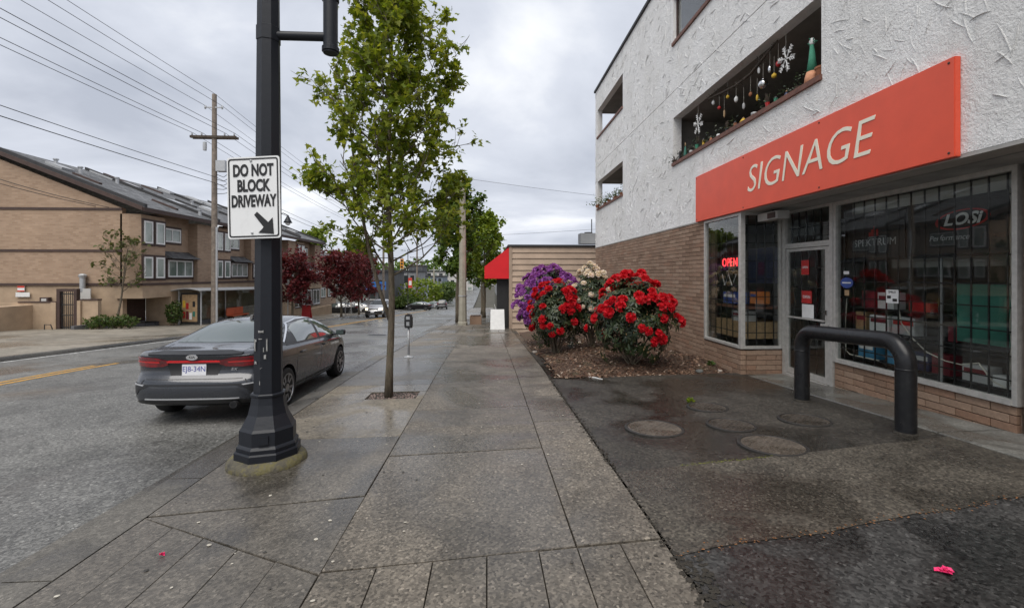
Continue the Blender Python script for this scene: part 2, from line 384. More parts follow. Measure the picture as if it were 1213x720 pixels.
def tag(o, label, cat, group=None):
    o['label'] = label; o['category'] = cat
    if group: o['group'] = group
    return o
def copy_tree(o, parent=None, remap=None):
    c = o.copy(); C.objects.link(c); c.parent = parent
    for k in ('label', 'group'):
        pass
    for ch in list(o.children): copy_tree(ch, c)
    return c
def put(o, loc, rz=0.0):                         # keep a mesh built in world space: nothing to do; for local meshes place it
    o.location = loc; o.rotation_euler = (0, 0, rz); return o
def textmesh(body, size, mat, name, parent=None, mw=None, ext=.003, shear=0.0, align='CENTER', sx=1.0, bold=0.0, space=1.0):
    cu = bpy.data.curves.new('t', 'FONT'); cu.body = body; cu.size = size; cu.extrude = ext; cu.shear = shear; cu.align_x = align; cu.align_y = 'CENTER'; cu.offset = bold; cu.resolution_u = 4; cu.space_character = space
    o = bpy.data.objects.new('t', cu); C.objects.link(o)
    dg = bpy.context.evaluated_depsgraph_get(); me = bpy.data.meshes.new_from_object(o.evaluated_get(dg)); me.name = name
    bpy.data.objects.remove(o)
    me.materials.clear(); me.materials.append(M[mat])
    me.transform(Matrix.Diagonal((sx, 1, 1, 1)))
    if mw is not None: me.transform(mw)
    return link(name, me, parent)
def frameM(origin, xdir, ydir):
    x = Vector(xdir).normalized(); y = Vector(ydir).normalized(); z = x.cross(y)
    m = Matrix((x, y, z)).transposed().to_4x4(); m.translation = Vector(origin); return m

# ================================================================ SETTING
YS = [-40, -20, -10, -5]+[i*.5 for i in range(-8, 60)]+[30+i*2.5 for i in range(1, 60)]+[200, 240, 300, 400, 550, 800, 1400]
def strip(name, xs, fz, mat, ys=None, kind='structure', y0=-1e9, y1=1e9):
    mb = MB(); ys = [y for y in (ys or YS) if y0 <= y <= y1]
    if y0 > -1e8: ys = sorted(set([y0, y1]+ys))
    nx = len(xs); vs = [(x, y, fz(x, y)) for y in ys for x in xs]
    fs = [(j*nx+i, j*nx+i+1, (j+1)*nx+i+1, (j+1)*nx+i) for j in range(len(ys)-1) for i in range(nx-1)]
    mb.add(vs, fs); return mb.build(name, mat, kind=kind, smooth=True, fix=False)
KX0, KX1 = -2.98, -2.66                              # near kerb
FKX = -12.95                                         # far kerb
strip('ground', [-1400, -300, -80, -30, 0, 30, 100, 400, 1400], lambda x, y: G(y)-.42+(max(0, -x-60)*.01 if y > 60 else 0), 'earth')
def roadz(x, y): return G(y)-RD-.02+.02*(1-abs((x+8)/5))
road = strip('road', [-13.0, -11.5, -9.5, -8, -6, -4.5, -3.4, -2.9], roadz, 'asphalt_road', y1=1e9)
def marking(name, x, wd, mat, y0, y1):
    mb = MB(); ys = [y for y in YS if y0 < y < y1]; ys = [y0]+ys+[y1]
    vs = []
    for y in ys: vs += [(x-wd/2, y, roadz(x, y)+.006), (x+wd/2, y, roadz(x, y)+.006)]
    mb.add(vs, [(2*i, 2*i+1, 2*i+3, 2*i+2) for i in range(len(ys)-1)])
    return mb.build(name, mat, kind='structure', fix=False)
marking('centre_line', -9.42, .12, 'paint_yellow', -10, 12.4); marking('centre_line', -9.42, .12, 'paint_yellow', 24, 75)
marking('centre_line', -9.66, .12, 'paint_yellow', -10, 12.0); marking('centre_line', -9.66, .12, 'paint_yellow', 24.5, 75)
for yy in range(30, 70, 6): marking('lane_dash', -6.1, .1, 'paint_white', yy, yy+2.2)
marking('edge_line', -12.7, .14, 'paint_white', 8, 21)
# dark patch covers on the road
mb = MB(); c = gp(446, 397, -RD); mb.lathe([(.45, 0), (.45, .008), (.40, .012)], (c.x, c.y, roadz(c.x, c.y)-.003), 20)
tag(mb.build('road_manhole_cover', 'trim_black'), 'round iron manhole cover in the road beyond the parked sedan', 'manhole cover')

# pavement bed (what shows in the joints), slabs, kerb
sidewalk = strip('sidewalk', [KX1+.002, -2.0, -1.0, .6, 1.215], lambda x, y: P(x, y)-.022, 'joint_dirt', y0=-6, y1=90)
def slab(poly, mat='concrete_slab', gap=.013, parent=None, name='slab', dz=0.0, th=.09, f=P):
    cx_ = sum(p[0] for p in poly)/len(poly); cy_ = sum(p[1] for p in poly)/len(poly)
    n = len(poly); q = []
    for i, p in enumerate(poly):                     # shrink each corner along its edge normals
        a = Vector(poly[i-1]); b = Vector(p); c_ = Vector(poly[(i+1) % n])
        e1 = (b-a).normalized(); e2 = (c_-b).normalized(); n1 = Vector((-e1.y, e1.x)); n2 = Vector((-e2.y, e2.x))
        if (Vector((cx_, cy_))-b).dot(n1) < 0: n1 = -n1
        if (Vector((cx_, cy_))-b).dot(n2) < 0: n2 = -n2
        q.append(b+(n1+n2)*gap/2*(1 if abs(n1.dot(n2)) < .99 else .5))
    for p_ in q: p_.y += .009 if p_.y < cy_ else -.009
    dz += random.uniform(-.004, .004); tx = random.uniform(-.002, .002)
    # long slabs bend with the ground: split in y
    mb = MB(); bm = bmesh.new()
    top = bm.faces.new([bm.verts.new((p.x, p.y, 0)) for p in q])
    ys_ = [p.y for p in q]; y = math.ceil(min(ys_)/1.0)*1.0
    while y < max(ys_):
        bmesh.ops.bisect_plane(bm, geom=bm.verts[:]+bm.edges[:]+bm.faces[:], plane_co=(0, y, 0), plane_no=(0, 1, 0)); y += 1.0
    bmesh.ops.recalc_face_normals(bm, faces=bm.faces)
    if bm.faces and sum(f_.normal.z for f_ in bm.faces) < 0: bmesh.ops.reverse_faces(bm, faces=bm.faces)
    edges = [e_ for e_ in bm.edges if len(e_.link_faces) == 1]
    # chamfer ring then skirt
    r_ = bmesh.ops.extrude_edge_only(bm, edges=edges); nv = [v for v in r_['geom'] if isinstance(v, bmesh.types.BMVert)]
    for v in bm.verts:
        v.co.z = f(v.co.x, v.co.y)+dz+tx*(v.co.x-cx_)
    cc = Vector((cx_, cy_))
    for v in nv:
        d = (cc-v.co.xy); v.co.z -= .006; v.co.xy -= d.normalized()*.004
    ne = [e_ for e_ in r_['geom'] if isinstance(e_, bmesh.types.BMEdge)]
    r2 = bmesh.ops.extrude_edge_only(bm, edges=[e_ for e_ in ne if len(e_.link_faces) == 1])
    for v in r2['geom']:
        if isinstance(v, bmesh.types.BMVert): v.co.z -= th
    me = bpy.data.meshes.new(name); bm.to_mesh(me); bm.free(); me.materials.append(M[mat])
    return link(name, me, parent if parent is not None else sidewalk)
JL, JR, JE = -1.01, .60, 1.205
def sk(x, y): return y+.115*(x+.2)                   # cross joints run a little askew
def rect(x0, x1, y0, y1): return [(x0, sk(x0, y0)), (x1, sk(x1, y0)), (x1, sk(x1, y1)), (x0, sk(x0, y1))]
mid = [2.98, 4.93, 6.72, 8.2, 9.5, 11.1, 12.7, 14.3, 15.9, 17.5, 19.1, 20.4]
for a, b in zip(mid, mid[1:]): slab(rect(JL, JR, a, b))
rt = [2.98, 4.3, 5.9, 7.35, 8.9, 10.4, 12, 13.6, 15.2, 16.8, 18.4, 20.4]
for a, b in zip(rt, rt[1:]): slab(rect(JR, JE, a, b))
# near crossing: narrow grooved planks
xs = [JL, -.68, -.34, 0.0, .34, .60, .90, JE]
for y0, y1 in ((1.15, 2.98), (-.8, 1.15), (-3, -.8)):
    for a, b in zip(xs, xs[1:]): slab(rect(a, b, y0, y1), gap=.010)
# kerb side panels
A = (KX1, 3.72); B = (JL, sk(JL, 2.95))
slab([(KX1, 3.785), (JL, sk(JL, 2.95)), (JL, 3.92)], 'concrete_damp', gap=.004)
lf = [-2.66, -2.33, -2.0, -1.67, -1.34, JL]
def diag(x): return 3.78+(x-KX1)*(B[1]-3.78)/(JL-KX1)
for a, b in zip(lf, lf[1:]):
    slab([(a, 2.05), (b, 2.05), (b, diag(b)), (a, diag(a))], 'concrete_damp', gap=.008)
    slab([(a, .6), (b, .6), (b, 2.05), (a, 2.05)], 'concrete_damp', gap=.008); slab([(a, -2.5), (b, -2.5), (b, .6), (a, .6)], gap=.014)
slab([(KX1, 3.79), (JL, 3.92), (JL, 5.5), (KX1, 5.5)], 'concrete_damp')
# tan panel with the tree pit cut out
TX, TY = -1.56, 7.6
px0, px1, py0, py1 = TX-.36, TX+.44, TY-.20, TY+.30
slab([(KX1, 5.5), (JL, 5.5), (JL, py0), (KX1, py0)], 'concrete_tan'); slab([(KX1, py0), (px0, py0), (px0, py1), (KX1, py1)], 'concrete_tan', gap=.002)
slab([(px1, py0), (JL, py0), (JL, py1), (px1, py1)], 'concrete_tan', gap=.002); slab([(KX1, py1), (JL, py1), (JL, 8.45), (KX1, 8.45)], 'concrete_tan')
yy = 8.45
while yy < 20.3:
    slab([(KX1, yy), (JL, yy), (JL, min(yy+1.7, 20.4)), (KX1, min(yy+1.7, 20.4))], 'concrete_damp' if yy < 14 else 'concrete_slab'); yy += 1.7
# small square pavers farther on
y = 20.45; i = 0
while y < 34:
    x = KX1
    while x < JE-.1:
        x2 = min(x+.645, JE); slab([(x, y), (x2, y), (x2, y+.7), (x, y+.7)], gap=.02, dz=-.002); x = x2
    y += .7
strip('far_pavement', [KX1, -1, 1.2], lambda x, y: P(x, y)-.004, 'concrete_slab', y0=34.2, y1=90)
# kerb stones
kerb = thing('kerb', '', ''); del kerb['label'], kerb['category']; kerb['kind'] = 'structure'
yy = -6.0
while yy < 90:
    L = 1.5 if yy < 40 else 5
    mb = MB(); ys = [yy+.006, yy+L/2, yy+L-.006]; n = len(ys); vs = []
    for y in ys:
        zt = P(KX1, y)+.001; vs += [(KX0-.015, y, roadz(KX0, y)-.05), (KX0, y, zt-.02), (KX0+.02, y, zt), (KX1-.006, y, zt), (KX1-.006, y, zt-.1)]
    fs = [(j*5+i, j*5+i+1, (j+1)*5+i+1, (j+1)*5+i) for j in range(n-1) for i in range(4)]+[(0, 1, 2, 3, 4), tuple(10+i for i in range(5))]
    mb.add(vs, fs); mb.build('kerb_stone', 'kerb_stone', kerb); yy += L
# gutter of worn darker concrete along the kerb
strip('gutter', [KX0-.20, KX0-.004], lambda x, y: roadz(x, y)+.005, 'kerb_stone', y0=-6, y1=60)
# tree pit gravel
pit = strip('tree_pit_soil', [px0-.01, TX, px1+.01], lambda x, y: P(x, y)-.03, 'concrete_tan', ys=[py0-.01, TY, py1+.01])
mb = MB()
for i in range(420):
    x = random.uniform(px0+.02, px1-.02); y = random.uniform(py0+.02, py1-.02); r = random.uniform(.010, .024); z = P(x, y)-.028
    mb.add([(x+r*math.cos(a)*random.uniform(.7, 1), y+r*math.sin(a), z) for a in (0, 1.6, 3.1, 4.7)]+[(x, y, z+r*.9)], [(0, 1, 4), (1, 2, 4), (2, 3, 4), (3, 0, 4)])
tag(mb.build('gravel', 'gravel_red', kind='stuff'), 'reddish gravel filling the square pit round the near street tree', 'gravel')

mb = MB()
for i in range(230):
    x = random.uniform(-2.6, 1.18); y = 1.6+random.random()**1.5*12; r = random.uniform(.006, .018); z = P(x, y)+.0045; k_ = 7; a0 = random.random()*6
    mb.add([(x+r*math.cos(a0+2*math.pi*j/k_)*random.uniform(.6, 1.1), y+r*math.sin(a0+2*math.pi*j/k_)*random.uniform(.6, 1.1), z) for j in range(k_)]+[(x, y, z+.002)], [(j, (j+1) % k_, k_) for j in range(k_)])
k = NT('gum'); k.col(k.ramp(k.rnd(), [(0, (.03, .028, .025)), (.6, (.06, .055, .048)), (.62, (.35, .32, .27)), (1, (.5, .47, .4))])); k.rough(.7)
tag(mb.build('gum_spots', 'gum', kind='stuff', fix=False), 'flattened gum spots and pale flecks scattered over the pavement', 'gum')
# driveway in three surfaces
def dz_(x, y): return G(y)+(.034-.016*sst(4, 9, y))*max(0, min(x, 5.2)-1.2)*(1-sst(9, 14, y))
def patch(name, poly, f, mat, kind='structure'):
    bm = bmesh.new(); bm.faces.new([bm.verts.new((x, y, 0)) for x, y in poly])
    for axis in (0, 1):
        vals = [p[axis] for p in poly]; t = math.ceil(min(vals))
        while t < max(vals):
            no = (1, 0, 0) if axis == 0 else (0, 1, 0)
            bmesh.ops.bisect_plane(bm, geom=bm.verts[:]+bm.edges[:]+bm.faces[:], plane_co=tuple(t*c_ for c_ in no), plane_no=no); t += 1.0
    for v in bm.verts: v.co.z = f(v.co.x, v.co.y)
    bmesh.ops.recalc_face_normals(bm, faces=bm.faces)
    if sum(f_.normal.z for f_ in bm.faces) < 0: bmesh.ops.reverse_faces(bm, faces=bm.faces)
    me = bpy.data.meshes.new(name); bm.to_mesh(me); bm.free(); me.materials.append(M[mat]); return link(name, me, None, True, kind)
def wob(a, b, n=14, am=.025):
    o = []
    for i in range(n+1):
        t = i/n; x = a[0]+(b[0]-a[0])*t; y = a[1]+(b[1]-a[1])*t; o.append((x, y+(random.uniform(-am, am) if 0 < i < n else 0)))
    return o
l1 = wob((1.22, 4.26), (5.1, 4.75), 12, .012); l2 = wob((1.22, 2.92), (5.6, 3.62), 16, .03)
patch('driveway_asphalt', [(x, y-.05) for x, y in l1]+[(5.1, 8.88), (1.22, 8.88)], lambda x, y: dz_(x, y)-.006, 'asphalt_drive')
patch('driveway_slab', l2+[(5.6, 4.8)]+l1[::-1], lambda x, y: dz_(x, y)+.001, 'concrete_wet')
patch('driveway_apron', [(1.22, -4), (9, -4), (9, 3.9), (5.6, 3.9)]+[(x, y+.06) for x, y in l2[::-1]], lambda x, y: dz_(x, y)-.004, 'asphalt_coarse')
patch('asphalt_strip', [(1.215, 8.88), (1.40, 8.88), (1.40, 24), (1.215, 24)], lambda x, y: G(y)-.002, 'asphalt_drive')
def streak(name, line, wd, mat, label, cat, dens=60, up=.004, size=.02):
    mb = MB()
    for (a, b) in zip(line, line[1:]):
        for i in range(dens):
            t = random.random(); x = a[0]+(b[0]-a[0])*t+random.gauss(0, wd); y = a[1]+(b[1]-a[1])*t+random.gauss(0, wd); r = random.uniform(.3, 1)*size; z = dz_(x, y)+up
            an = random.uniform(0, 6.3); k_ = random.randint(4, 6)
            mb.add([(x+r*math.cos(an+2*math.pi*j/k_)*random.uniform(.5, 1), y+r*math.sin(an+2*math.pi*j/k_)*random.uniform(.5, 1), z) for j in range(k_)]+[(x, y, z+r*.35)], [(j, (j+1) % k_, k_) for j in range(k_)])
    return tag(mb.build(name, mat, kind='stuff'), label, cat)
simple('rust_debris', (.20, .09, .035), .9, .5, 40); simple('moss_green', (.10, .105, .02), .9, .4, 40)
streak('needle_litter', l2[:13], .03, 'rust_debris', 'orange brown conifer litter washed along the joint across the driveway', 'litter', 14, size=.012)
streak('moss', l1[2:6], .012, 'moss_green', 'yellow green moss in the joint below the manhole covers', 'moss', 45, size=.013)
streak('joint_grit', [(1.21, y*.35-3) for y in range(36)], .022, 'joint_dirt', 'dark wet grit along the pavement edge beside the driveway', 'grit', 26, .001, .024)
streak('dead_leaves', [(1.25, 2.9), (1.33, 2.2), (1.4, 1.7)], .06, 'joint_dirt', 'clump of dark wet leaves at the near pavement edge', 'leaves', 120, .0, .035)

# manhole covers
def cover(px, py, D, mat, label, dz=0.0):
    c = gp(px, py, 0, dz_); t = thing('manhole_cover', label, 'manhole cover', (c.x, c.y, dz_(c.x, c.y)), group='manhole covers in the driveway', rx=-.029)
    mb = MB(); mb.lathe([(D/2, -.02), (D/2, .004), (D/2-.012, .010), (D/2-.03, .010), (D/2-.034, .002)], seg=36); mb.build('ring', 'cover_ring', t)
    mb = MB(); mb.lathe([(D/2-.036, -.02), (D/2-.036, .004), (D/2-.05, .007)], seg=32)
    for i in range(-7, 8):
        for j in range(-7, 8):
            x, y = i*D/16, j*D/16
            if math.hypot(x, y) < D/2-.07 and (i+j) % 2 == 0: mb.box(x-.012, x+.012, y-.012, y+.012, .006, .0105)
    mb.build('lid', mat, t); return t
simple('cover_ring', (.022, .02, .018), .6, .4, 20); aggregate('cover_iron', (.072, .060, .048), 60, .6, 2, contrast=.6); aggregate('cover_fill', (.118, .098, .078), 70, .7, 2, contrast=.6)
cover(775, 507, .70, 'cover_fill', 'pale round manhole cover nearest the pavement on the driveway')
cover(866, 503, .58, 'cover_iron', 'dark manhole cover in the middle of the driveway group')
cover(915, 527, .68, 'cover_fill', 'ribbed manhole cover nearest the camera in the driveway group')
cover(953, 497, .60, 'cover_iron', 'flat dark manhole cover close to the bent pipe barrier')
cover(838, 482, .56, 'cover_iron', 'mossy manhole cover farthest back beside the mulch bed')

# entrance slab before the shop
def slabz(x, y): return -.19+(8.7-y)*.048+.01*(x-4.95)
def slabpatch(y0, y1, m):
    mb = MB(); x0, x1 = 4.96, 6.2; vs = []
    for y in (y0, y1): vs += [(x0, y, slabz(x0, y)-.25), (x0, y, slabz(x0, y)-.012), (x0+.012, y, slabz(x0, y)), (x1, y, slabz(x1, y))]
    mb.add(vs, [(0, 1, 5, 4), (1, 2, 6, 5), (2, 3, 7, 6), (0, 1, 2, 3), (4, 5, 6, 7)]); return mb
ent = slabpatch(4.86, 8.9, 0).build('entrance_slab', 'concrete_pale', kind='structure')
slabpatch(3.2, 4.84, 0).build('entrance_slab', 'concrete_pale', kind='structure'); slabpatch(-3, 3.18, 0).build('entrance_slab', 'concrete_pale', kind='structure')

# mulch bed
BED = [(1.42, 8.92), (5.0, 8.85), (5.0, 21), (1.42, 20)]
def bedz(x, y):
    e_ = min(x-1.42, y-8.9); return G(y)+.012+.13*sst(0, 1.3, e_)+.03*mnoise.noise(Vector((x*1.3, y*1.3, 0)))*sst(0, .4, e_)
mb = MB(); nx, ny = 22, 60; vs = [(1.41+i*(3.6/nx), 8.88+j*(12.0/ny)) for j in range(ny+1) for i in range(nx+1)]
mb.add([(x, y, bedz(x, y)) for x, y in vs], [(j*(nx+1)+i, j*(nx+1)+i+1, (j+1)*(nx+1)+i+1, (j+1)*(nx+1)+i) for j in range(ny) for i in range(nx)])
mb.build('planting_bed', 'mulch', kind='structure', smooth=True, fix=False)
mb = MB()
for i in range(5200):
    x = random.uniform(1.3, 4.9); y = 8.84+random.random()**1.6*8; z = bedz(max(1.42, x), max(8.9, y))+.006
    l = random.uniform(.012, .045); w_ = l*random.uniform(.2, .6); an = random.uniform(0, 6.3); t = random.uniform(-.4, .4)
    c_, s_ = math.cos(an), math.sin(an)
    p = [(x+c_*a*l-s_*b*w_, y+s_*a*l+c_*b*w_, z+t*a*l+random.uniform(0, .008)) for a, b in ((-1, -1), (1, -1), (1, 1), (-1, 1))]
    mb.add(p+[(x, y, z-.01)], [(0, 1, 2, 3), (0, 4, 1), (1, 4, 2), (2, 4, 3), (3, 4, 0)])
tag(mb.build('bark_mulch', 'chip', kind='stuff', fix=False), 'brown bark chips and dead leaves strewn over the planting bed', 'mulch')
def rock(name, px, py, r, mat, label, cat, f=bedz, sq=.6):
    c = gp(px, py, 0, lambda x, y: f(max(1.5, x), max(9, y))); bm = bmesh.new(); bmesh.ops.create_icosphere(bm, subdivisions=2, radius=r)
    for v in bm.verts: v.co *= 1+.35*mnoise.noise(v.co*(3/r)*.4+Vector((px, 0, 0))); v.co.z *= sq
    me = bpy.data.meshes.new(name); bm.to_mesh(me); bm.free(); me.materials.append(M[mat]); o = link(name, me, None, 1.0); o.location = (c.x, c.y, c.z+r*sq*.5); return tag(o, label, cat)
simple('rock_grey', (.10, .105, .10), .8, .3, 12); simple('rock_pale', (.34, .30, .26), .8, .2, 12)
rock('rock', 829, 441, .075, 'rock_grey', 'grey rock at the corner of the mulch bed by the brick wall', 'rock')
rock('rock', 853, 440, .045, 'rock_pale', 'small pale stone beside the grey rock in the bed', 'rock')
rock('rock', 634, 418, .08, 'rock_pale', 'mossy pale stone at the pavement end of the bed', 'rock')
# fallen white petals and twig
mb = MB()
for i in range(26):
    c = gp(688+random.gauss(0, 9), 407+random.gauss(0, 3), 0, lambda x, y: bedz(max(1.5, x), max(9, y))); an = random.uniform(0, 6); r = random.uniform(.02, .05)
    mb.add([(c.x+r*math.cos(an+k_*1.26)*random.uniform(.4, 1), c.y+r*math.sin(an+k_*1.26), c.z+.015+random.uniform(0, .02)) for k_ in range(5)]+[(c.x, c.y, c.z+.005)], [(j, (j+1) % 5, 5) for j in range(5)])
tag(mb.build('fallen_petals', 'petal_white', kind='stuff'), 'fallen white petals lying on the mulch between the red rhododendrons', 'petals')
c1 = gp(697, 447); c2 = gp(714, 450)
tag(MB().tube([c1+Vector((0, 0, .012)), (c1+c2)/2+Vector((0, 0, .02)), c2+Vector((0, 0, .012))], [.008, .011, .007], 6).build('paper_strip', 'matte_white'), 'thin white strip of paper on the front edge of the bed', 'litter')
def petalclump(px, py, r, f, label):
    c = gp(px, py, 0, f); mb = MB()
    for i in range(16):
        an = random.uniform(0, 6.3); d = random.random()*r; x, y = c.x+d*math.cos(an)*1.3, c.y+d*math.sin(an)*.7; q = r*random.uniform(.25, .5); b_ = random.uniform(0, 6)
        mb.add([(x+q*math.cos(b_+j*1.26), y+q*math.sin(b_+j*1.26), c.z+.004+random.uniform(0, .02)) for j in range(5)]+[(x, y, c.z+.004)], [(j, (j+1) % 5, 5) for j in range(5)])
    tag(mb.build('fallen_blossom', 'petal_pink'), label, 'blossom')
petalclump(1120, 677, .045, dz_, 'crushed bright pink blossom on the near dark asphalt')
petalclump(192, 658, .014, P, 'tiny pink petal on the grooved pavement at lower left')

# far side of the street
mb = MB(); ys = [y for y in YS if -40 <= y <= 75]; vs = []
for y in ys: vs += [(FKX-.01, y, roadz(FKX, y)-.05), (FKX-.02, y, G(y)-.05), (FKX-.05, y, G(y)-.03), (FKX-.2, y, G(y)-.028)]
mb.add(vs, [(j*4+i, j*4+i+1, (j+1)*4+i+1, (j+1)*4+i) for j in range(len(ys)-1) for i in range(3)]); mb.build('far_kerb', 'kerb_stone', kind='structure', smooth=True)
strip('far_sidewalk', [-60, -40, -24, -19, -15, FKX-.2], lambda x, y: G(y)-.03+.06*sst(-14, -19, -abs(x)) , 'far_concrete', y0=-40, y1=75)

# ================================================================ APARTMENT BUILDING WITH SHOP (right)
X1, X2, XB = 4.9, 5.73, 14.0
YF, YN = 20.7, -3.0                                  # far corner, near end
ZS, ZT = 2.97, 9.93                                  # soffit, roof
apt = thing('apartment_building', 'white stucco apartment block over a brown brick shop with red sign', 'building', (X1, YF, G(YF)))
apt.location = (0, 0, 0)
def wall_x(mb, X, y0, y1, z0, z1, holes, depth, sgn=1):       # wall facing -X with rectangular holes and reveals
    ysn = sorted({y0, y1}|{h[0] for h in holes}|{h[1] for h in holes}); zsn = sorted({z0, z1}|{h[2] for h in holes}|{h[3] for h in holes})
    for a, b in zip(ysn, ysn[1:]):
        for c_, d in zip(zsn, zsn[1:]):
            if any(h[0] <= a and b <= h[1] and h[2] <= c_ and d <= h[3] for h in holes): continue
            mb.quad((X, a, c_), (X, b, c_), (X, b, d), (X, a, d))
    for h in holes:
        a, b, c_, d = h; Xd = X+depth*sgn
        mb.quad((X, a, c_), (X, a, d), (Xd, a, d), (Xd, a, c_)); mb.quad((X, b, c_), (X, b, d), (Xd, b, d), (Xd, b, c_))
        mb.quad((X, a, c_), (X, b, c_), (Xd, b, c_), (Xd, a, c_)); mb.quad((X, a, d), (X, b, d), (Xd, b, d), (Xd, a, d))
BAL = [(6.55, 11.96, 4.58, 5.84), (6.55, 11.96, 7.73, 9.0), (16.5, 20.32, 4.58, 5.84), (16.5, 20.32, 7.73, 9.0), (-2.4, 3.2, 4.58, 5.84), (-2.4, 3.2, 7.73, 9.0)]
ZJ = 6.53
mb = MB()
wall_x(mb, X1, YN, YF, ZS, ZJ-.012, [h for h in BAL if h[2] < 6], .22); wall_x(mb, X1, YN, YF, ZJ+.012, ZT, [h for h in BAL if h[2] > 6], .22)
mb.quad((X1+.025, YN, ZJ-.014), (X1+.025, YF, ZJ-.014), (X1+.025, YF, ZJ+.014), (X1+.025, YN, ZJ+.014))
mb.quad((X1, YN, ZJ-.012), (X1, YF, ZJ-.012), (X1+.03, YF, ZJ-.012), (X1+.03, YN, ZJ-.012)); mb.quad((X1, YN, ZJ+.012), (X1, YF, ZJ+.012), (X1+.03, YF, ZJ+.012), (X1+.03, YN, ZJ+.012))
# far end wall (faces +Y) with the open ends of the corner balconies, near end, roof
for z0, z1 in ((ZS, 4.58), (5.84, 7.73), (9.0, ZT)): mb.quad((X1, YF, z0), (XB, YF, z0), (XB, YF, z1), (X1, YF, z1))
for z0, z1 in ((4.58, 5.84), (7.73, 9.0)):
    mb.quad((X1, YF, z0), (X1+.22, YF, z0), (X1+.22, YF, z1), (X1, YF, z1)); mb.quad((X1+2.0, YF, z0), (XB, YF, z0), (XB, YF, z1), (X1+2.0, YF, z1))
    mb.quad((X1+.22, YF, z0), (X1+.22, YF-.38, z0), (X1+.22, YF-.38, z1), (X1+.22, YF, z1))
mb.quad((X1, YN, ZS), (XB, YN, ZS), (XB, YN, ZT), (X1, YN, ZT)); mb.quad((X1, YN, ZT), (XB, YN, ZT), (XB, YF, ZT), (X1, YF, ZT))
mb.quad((XB, YN, -2), (XB, YF, -2), (XB, YF, ZT), (XB, YN, ZT))
stw = mb.build('stucco_wall', 'stucco', apt, fix=False)
# trowel ridges on the stucco (fine real relief)
mb = MB()
for i in range(3000):
    y = YN+(YF-YN)*random.random(); z = random.uniform(ZS+.1, ZT-.1)
    if any(h[0]-.15 < y < h[1]+.15 and h[2]-.15 < z < h[3]+.15 for h in BAL) or (4.3 < y < 10.7 and z < 4.1): continue
    an = random.choice((random.gauss(.95, .35), random.gauss(2.2, .5), random.uniform(0, 3.14))); L = random.uniform(.10, .24)*random.choice((1, 1, 1.8)); wd = random.uniform(.004, .010); hh = random.uniform(.006, .016); cv = random.uniform(-.25, .25)
    n = 4; vs = []
    for j in range(n+1):
        t = j/n-.5; yy = y+math.cos(an+cv*t)*L*t; z_ = z+math.sin(an+cv*t)*L*t; e_ = wd*(1-abs(2*t)**6*.5); ny_, nz_ = -math.sin(an), math.cos(an); k_ = hh*(1-abs(2*t)**4*.8)
        vs += [(X1+.003, yy+ny_*e_, z_+nz_*e_), (X1-k_, yy+ny_*e_*.15, z_+nz_*e_*.15), (X1-k_*.6, yy-ny_*e_*.3, z_-nz_*e_*.3), (X1+.003, yy-ny_*e_, z_-nz_*e_)]
    mb.add(vs, [(j*4+q, j*4+q+1, (j+1)*4+q+1, (j+1)*4+q) for j in range(n) for q in range(3)])
mb.build('trowel_ridges', 'stucco', apt, smooth=True, kind='stuff')
simple('rust_stain', (.35, .20, .08), .9, .4, 20)
# coping
MB().box(X1-.06, X1+.25, YN, YF+.06, ZT-.005, ZT+.09).build('coping', 'roof_edge', apt)
# balconies
def balcony(y0, y1, z0, z1, open_end, glassy):
    mb = MB(); a, b = X1+.22, X1+2.0; e0, e1 = y0-.25, (YF if open_end else y1+.25)
    mb.quad((b, e0, z0-.25), (b, e1, z0-.25), (b, e1, z1+.02), (b, e0, z1+.02)); mb.quad((a, e0, z1+.001), (b, e0, z1+.001), (b, e1, z1+.001), (a, e1, z1+.001)); mb.quad((a, e0, z0-.25), (b, e0, z0-.25), (b, e1, z0-.25), (a, e1, z0-.25))
    mb.quad((a, e0, z0-.25), (b, e0, z0-.25), (b, e0, z1), (a, e0, z1))
    if not open_end: mb.quad((a, e1, z0-.25), (b, e1, z0-.25), (b, e1, z1), (a, e1, z1))
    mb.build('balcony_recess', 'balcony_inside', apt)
    MB().box(X1-.045, X1+.24, y0-.02, y1+.02, z0-.005, z0+.075).build('balcony_ledge', 'wood_sill', apt)
    for q in range(3):
        ya = y0+(y1-y0)*(.12+.3*q)
        d = MB().box(X1+1.95, X1+1.99, ya, ya+(y1-y0)*.24, z0-.2, z1-.12).build('sliding_door', 'window_dark', apt)
        for yb in (ya-.05, ya+(y1-y0)*.24): MB().box(X1+1.93, X1+1.96, yb, yb+.05, z0-.2, z1-.1).build('jamb', 'trim_brown', d)
    if glassy:
        g = MB().box(X1+.10, X1+.112, y0+.05, y1-.05, z0+.08, z1-.04).build('balcony_pane', 'shop_glass', apt)
        for t in (0, .34, .67, 1): yy = y0+.03+(y1-y0-.06)*t; MB().box(X1+.08, X1+.13, yy-.03, yy+.03, z0+.075, z1-.002).build('mullion', 'trim_brown', g)
balcony(*BAL[0], False, False); balcony(*BAL[1], False, True); balcony(*BAL[2], True, False); balcony(*BAL[3], True, False); balcony(*BAL[4], False, False); balcony(*BAL[5], False, True)

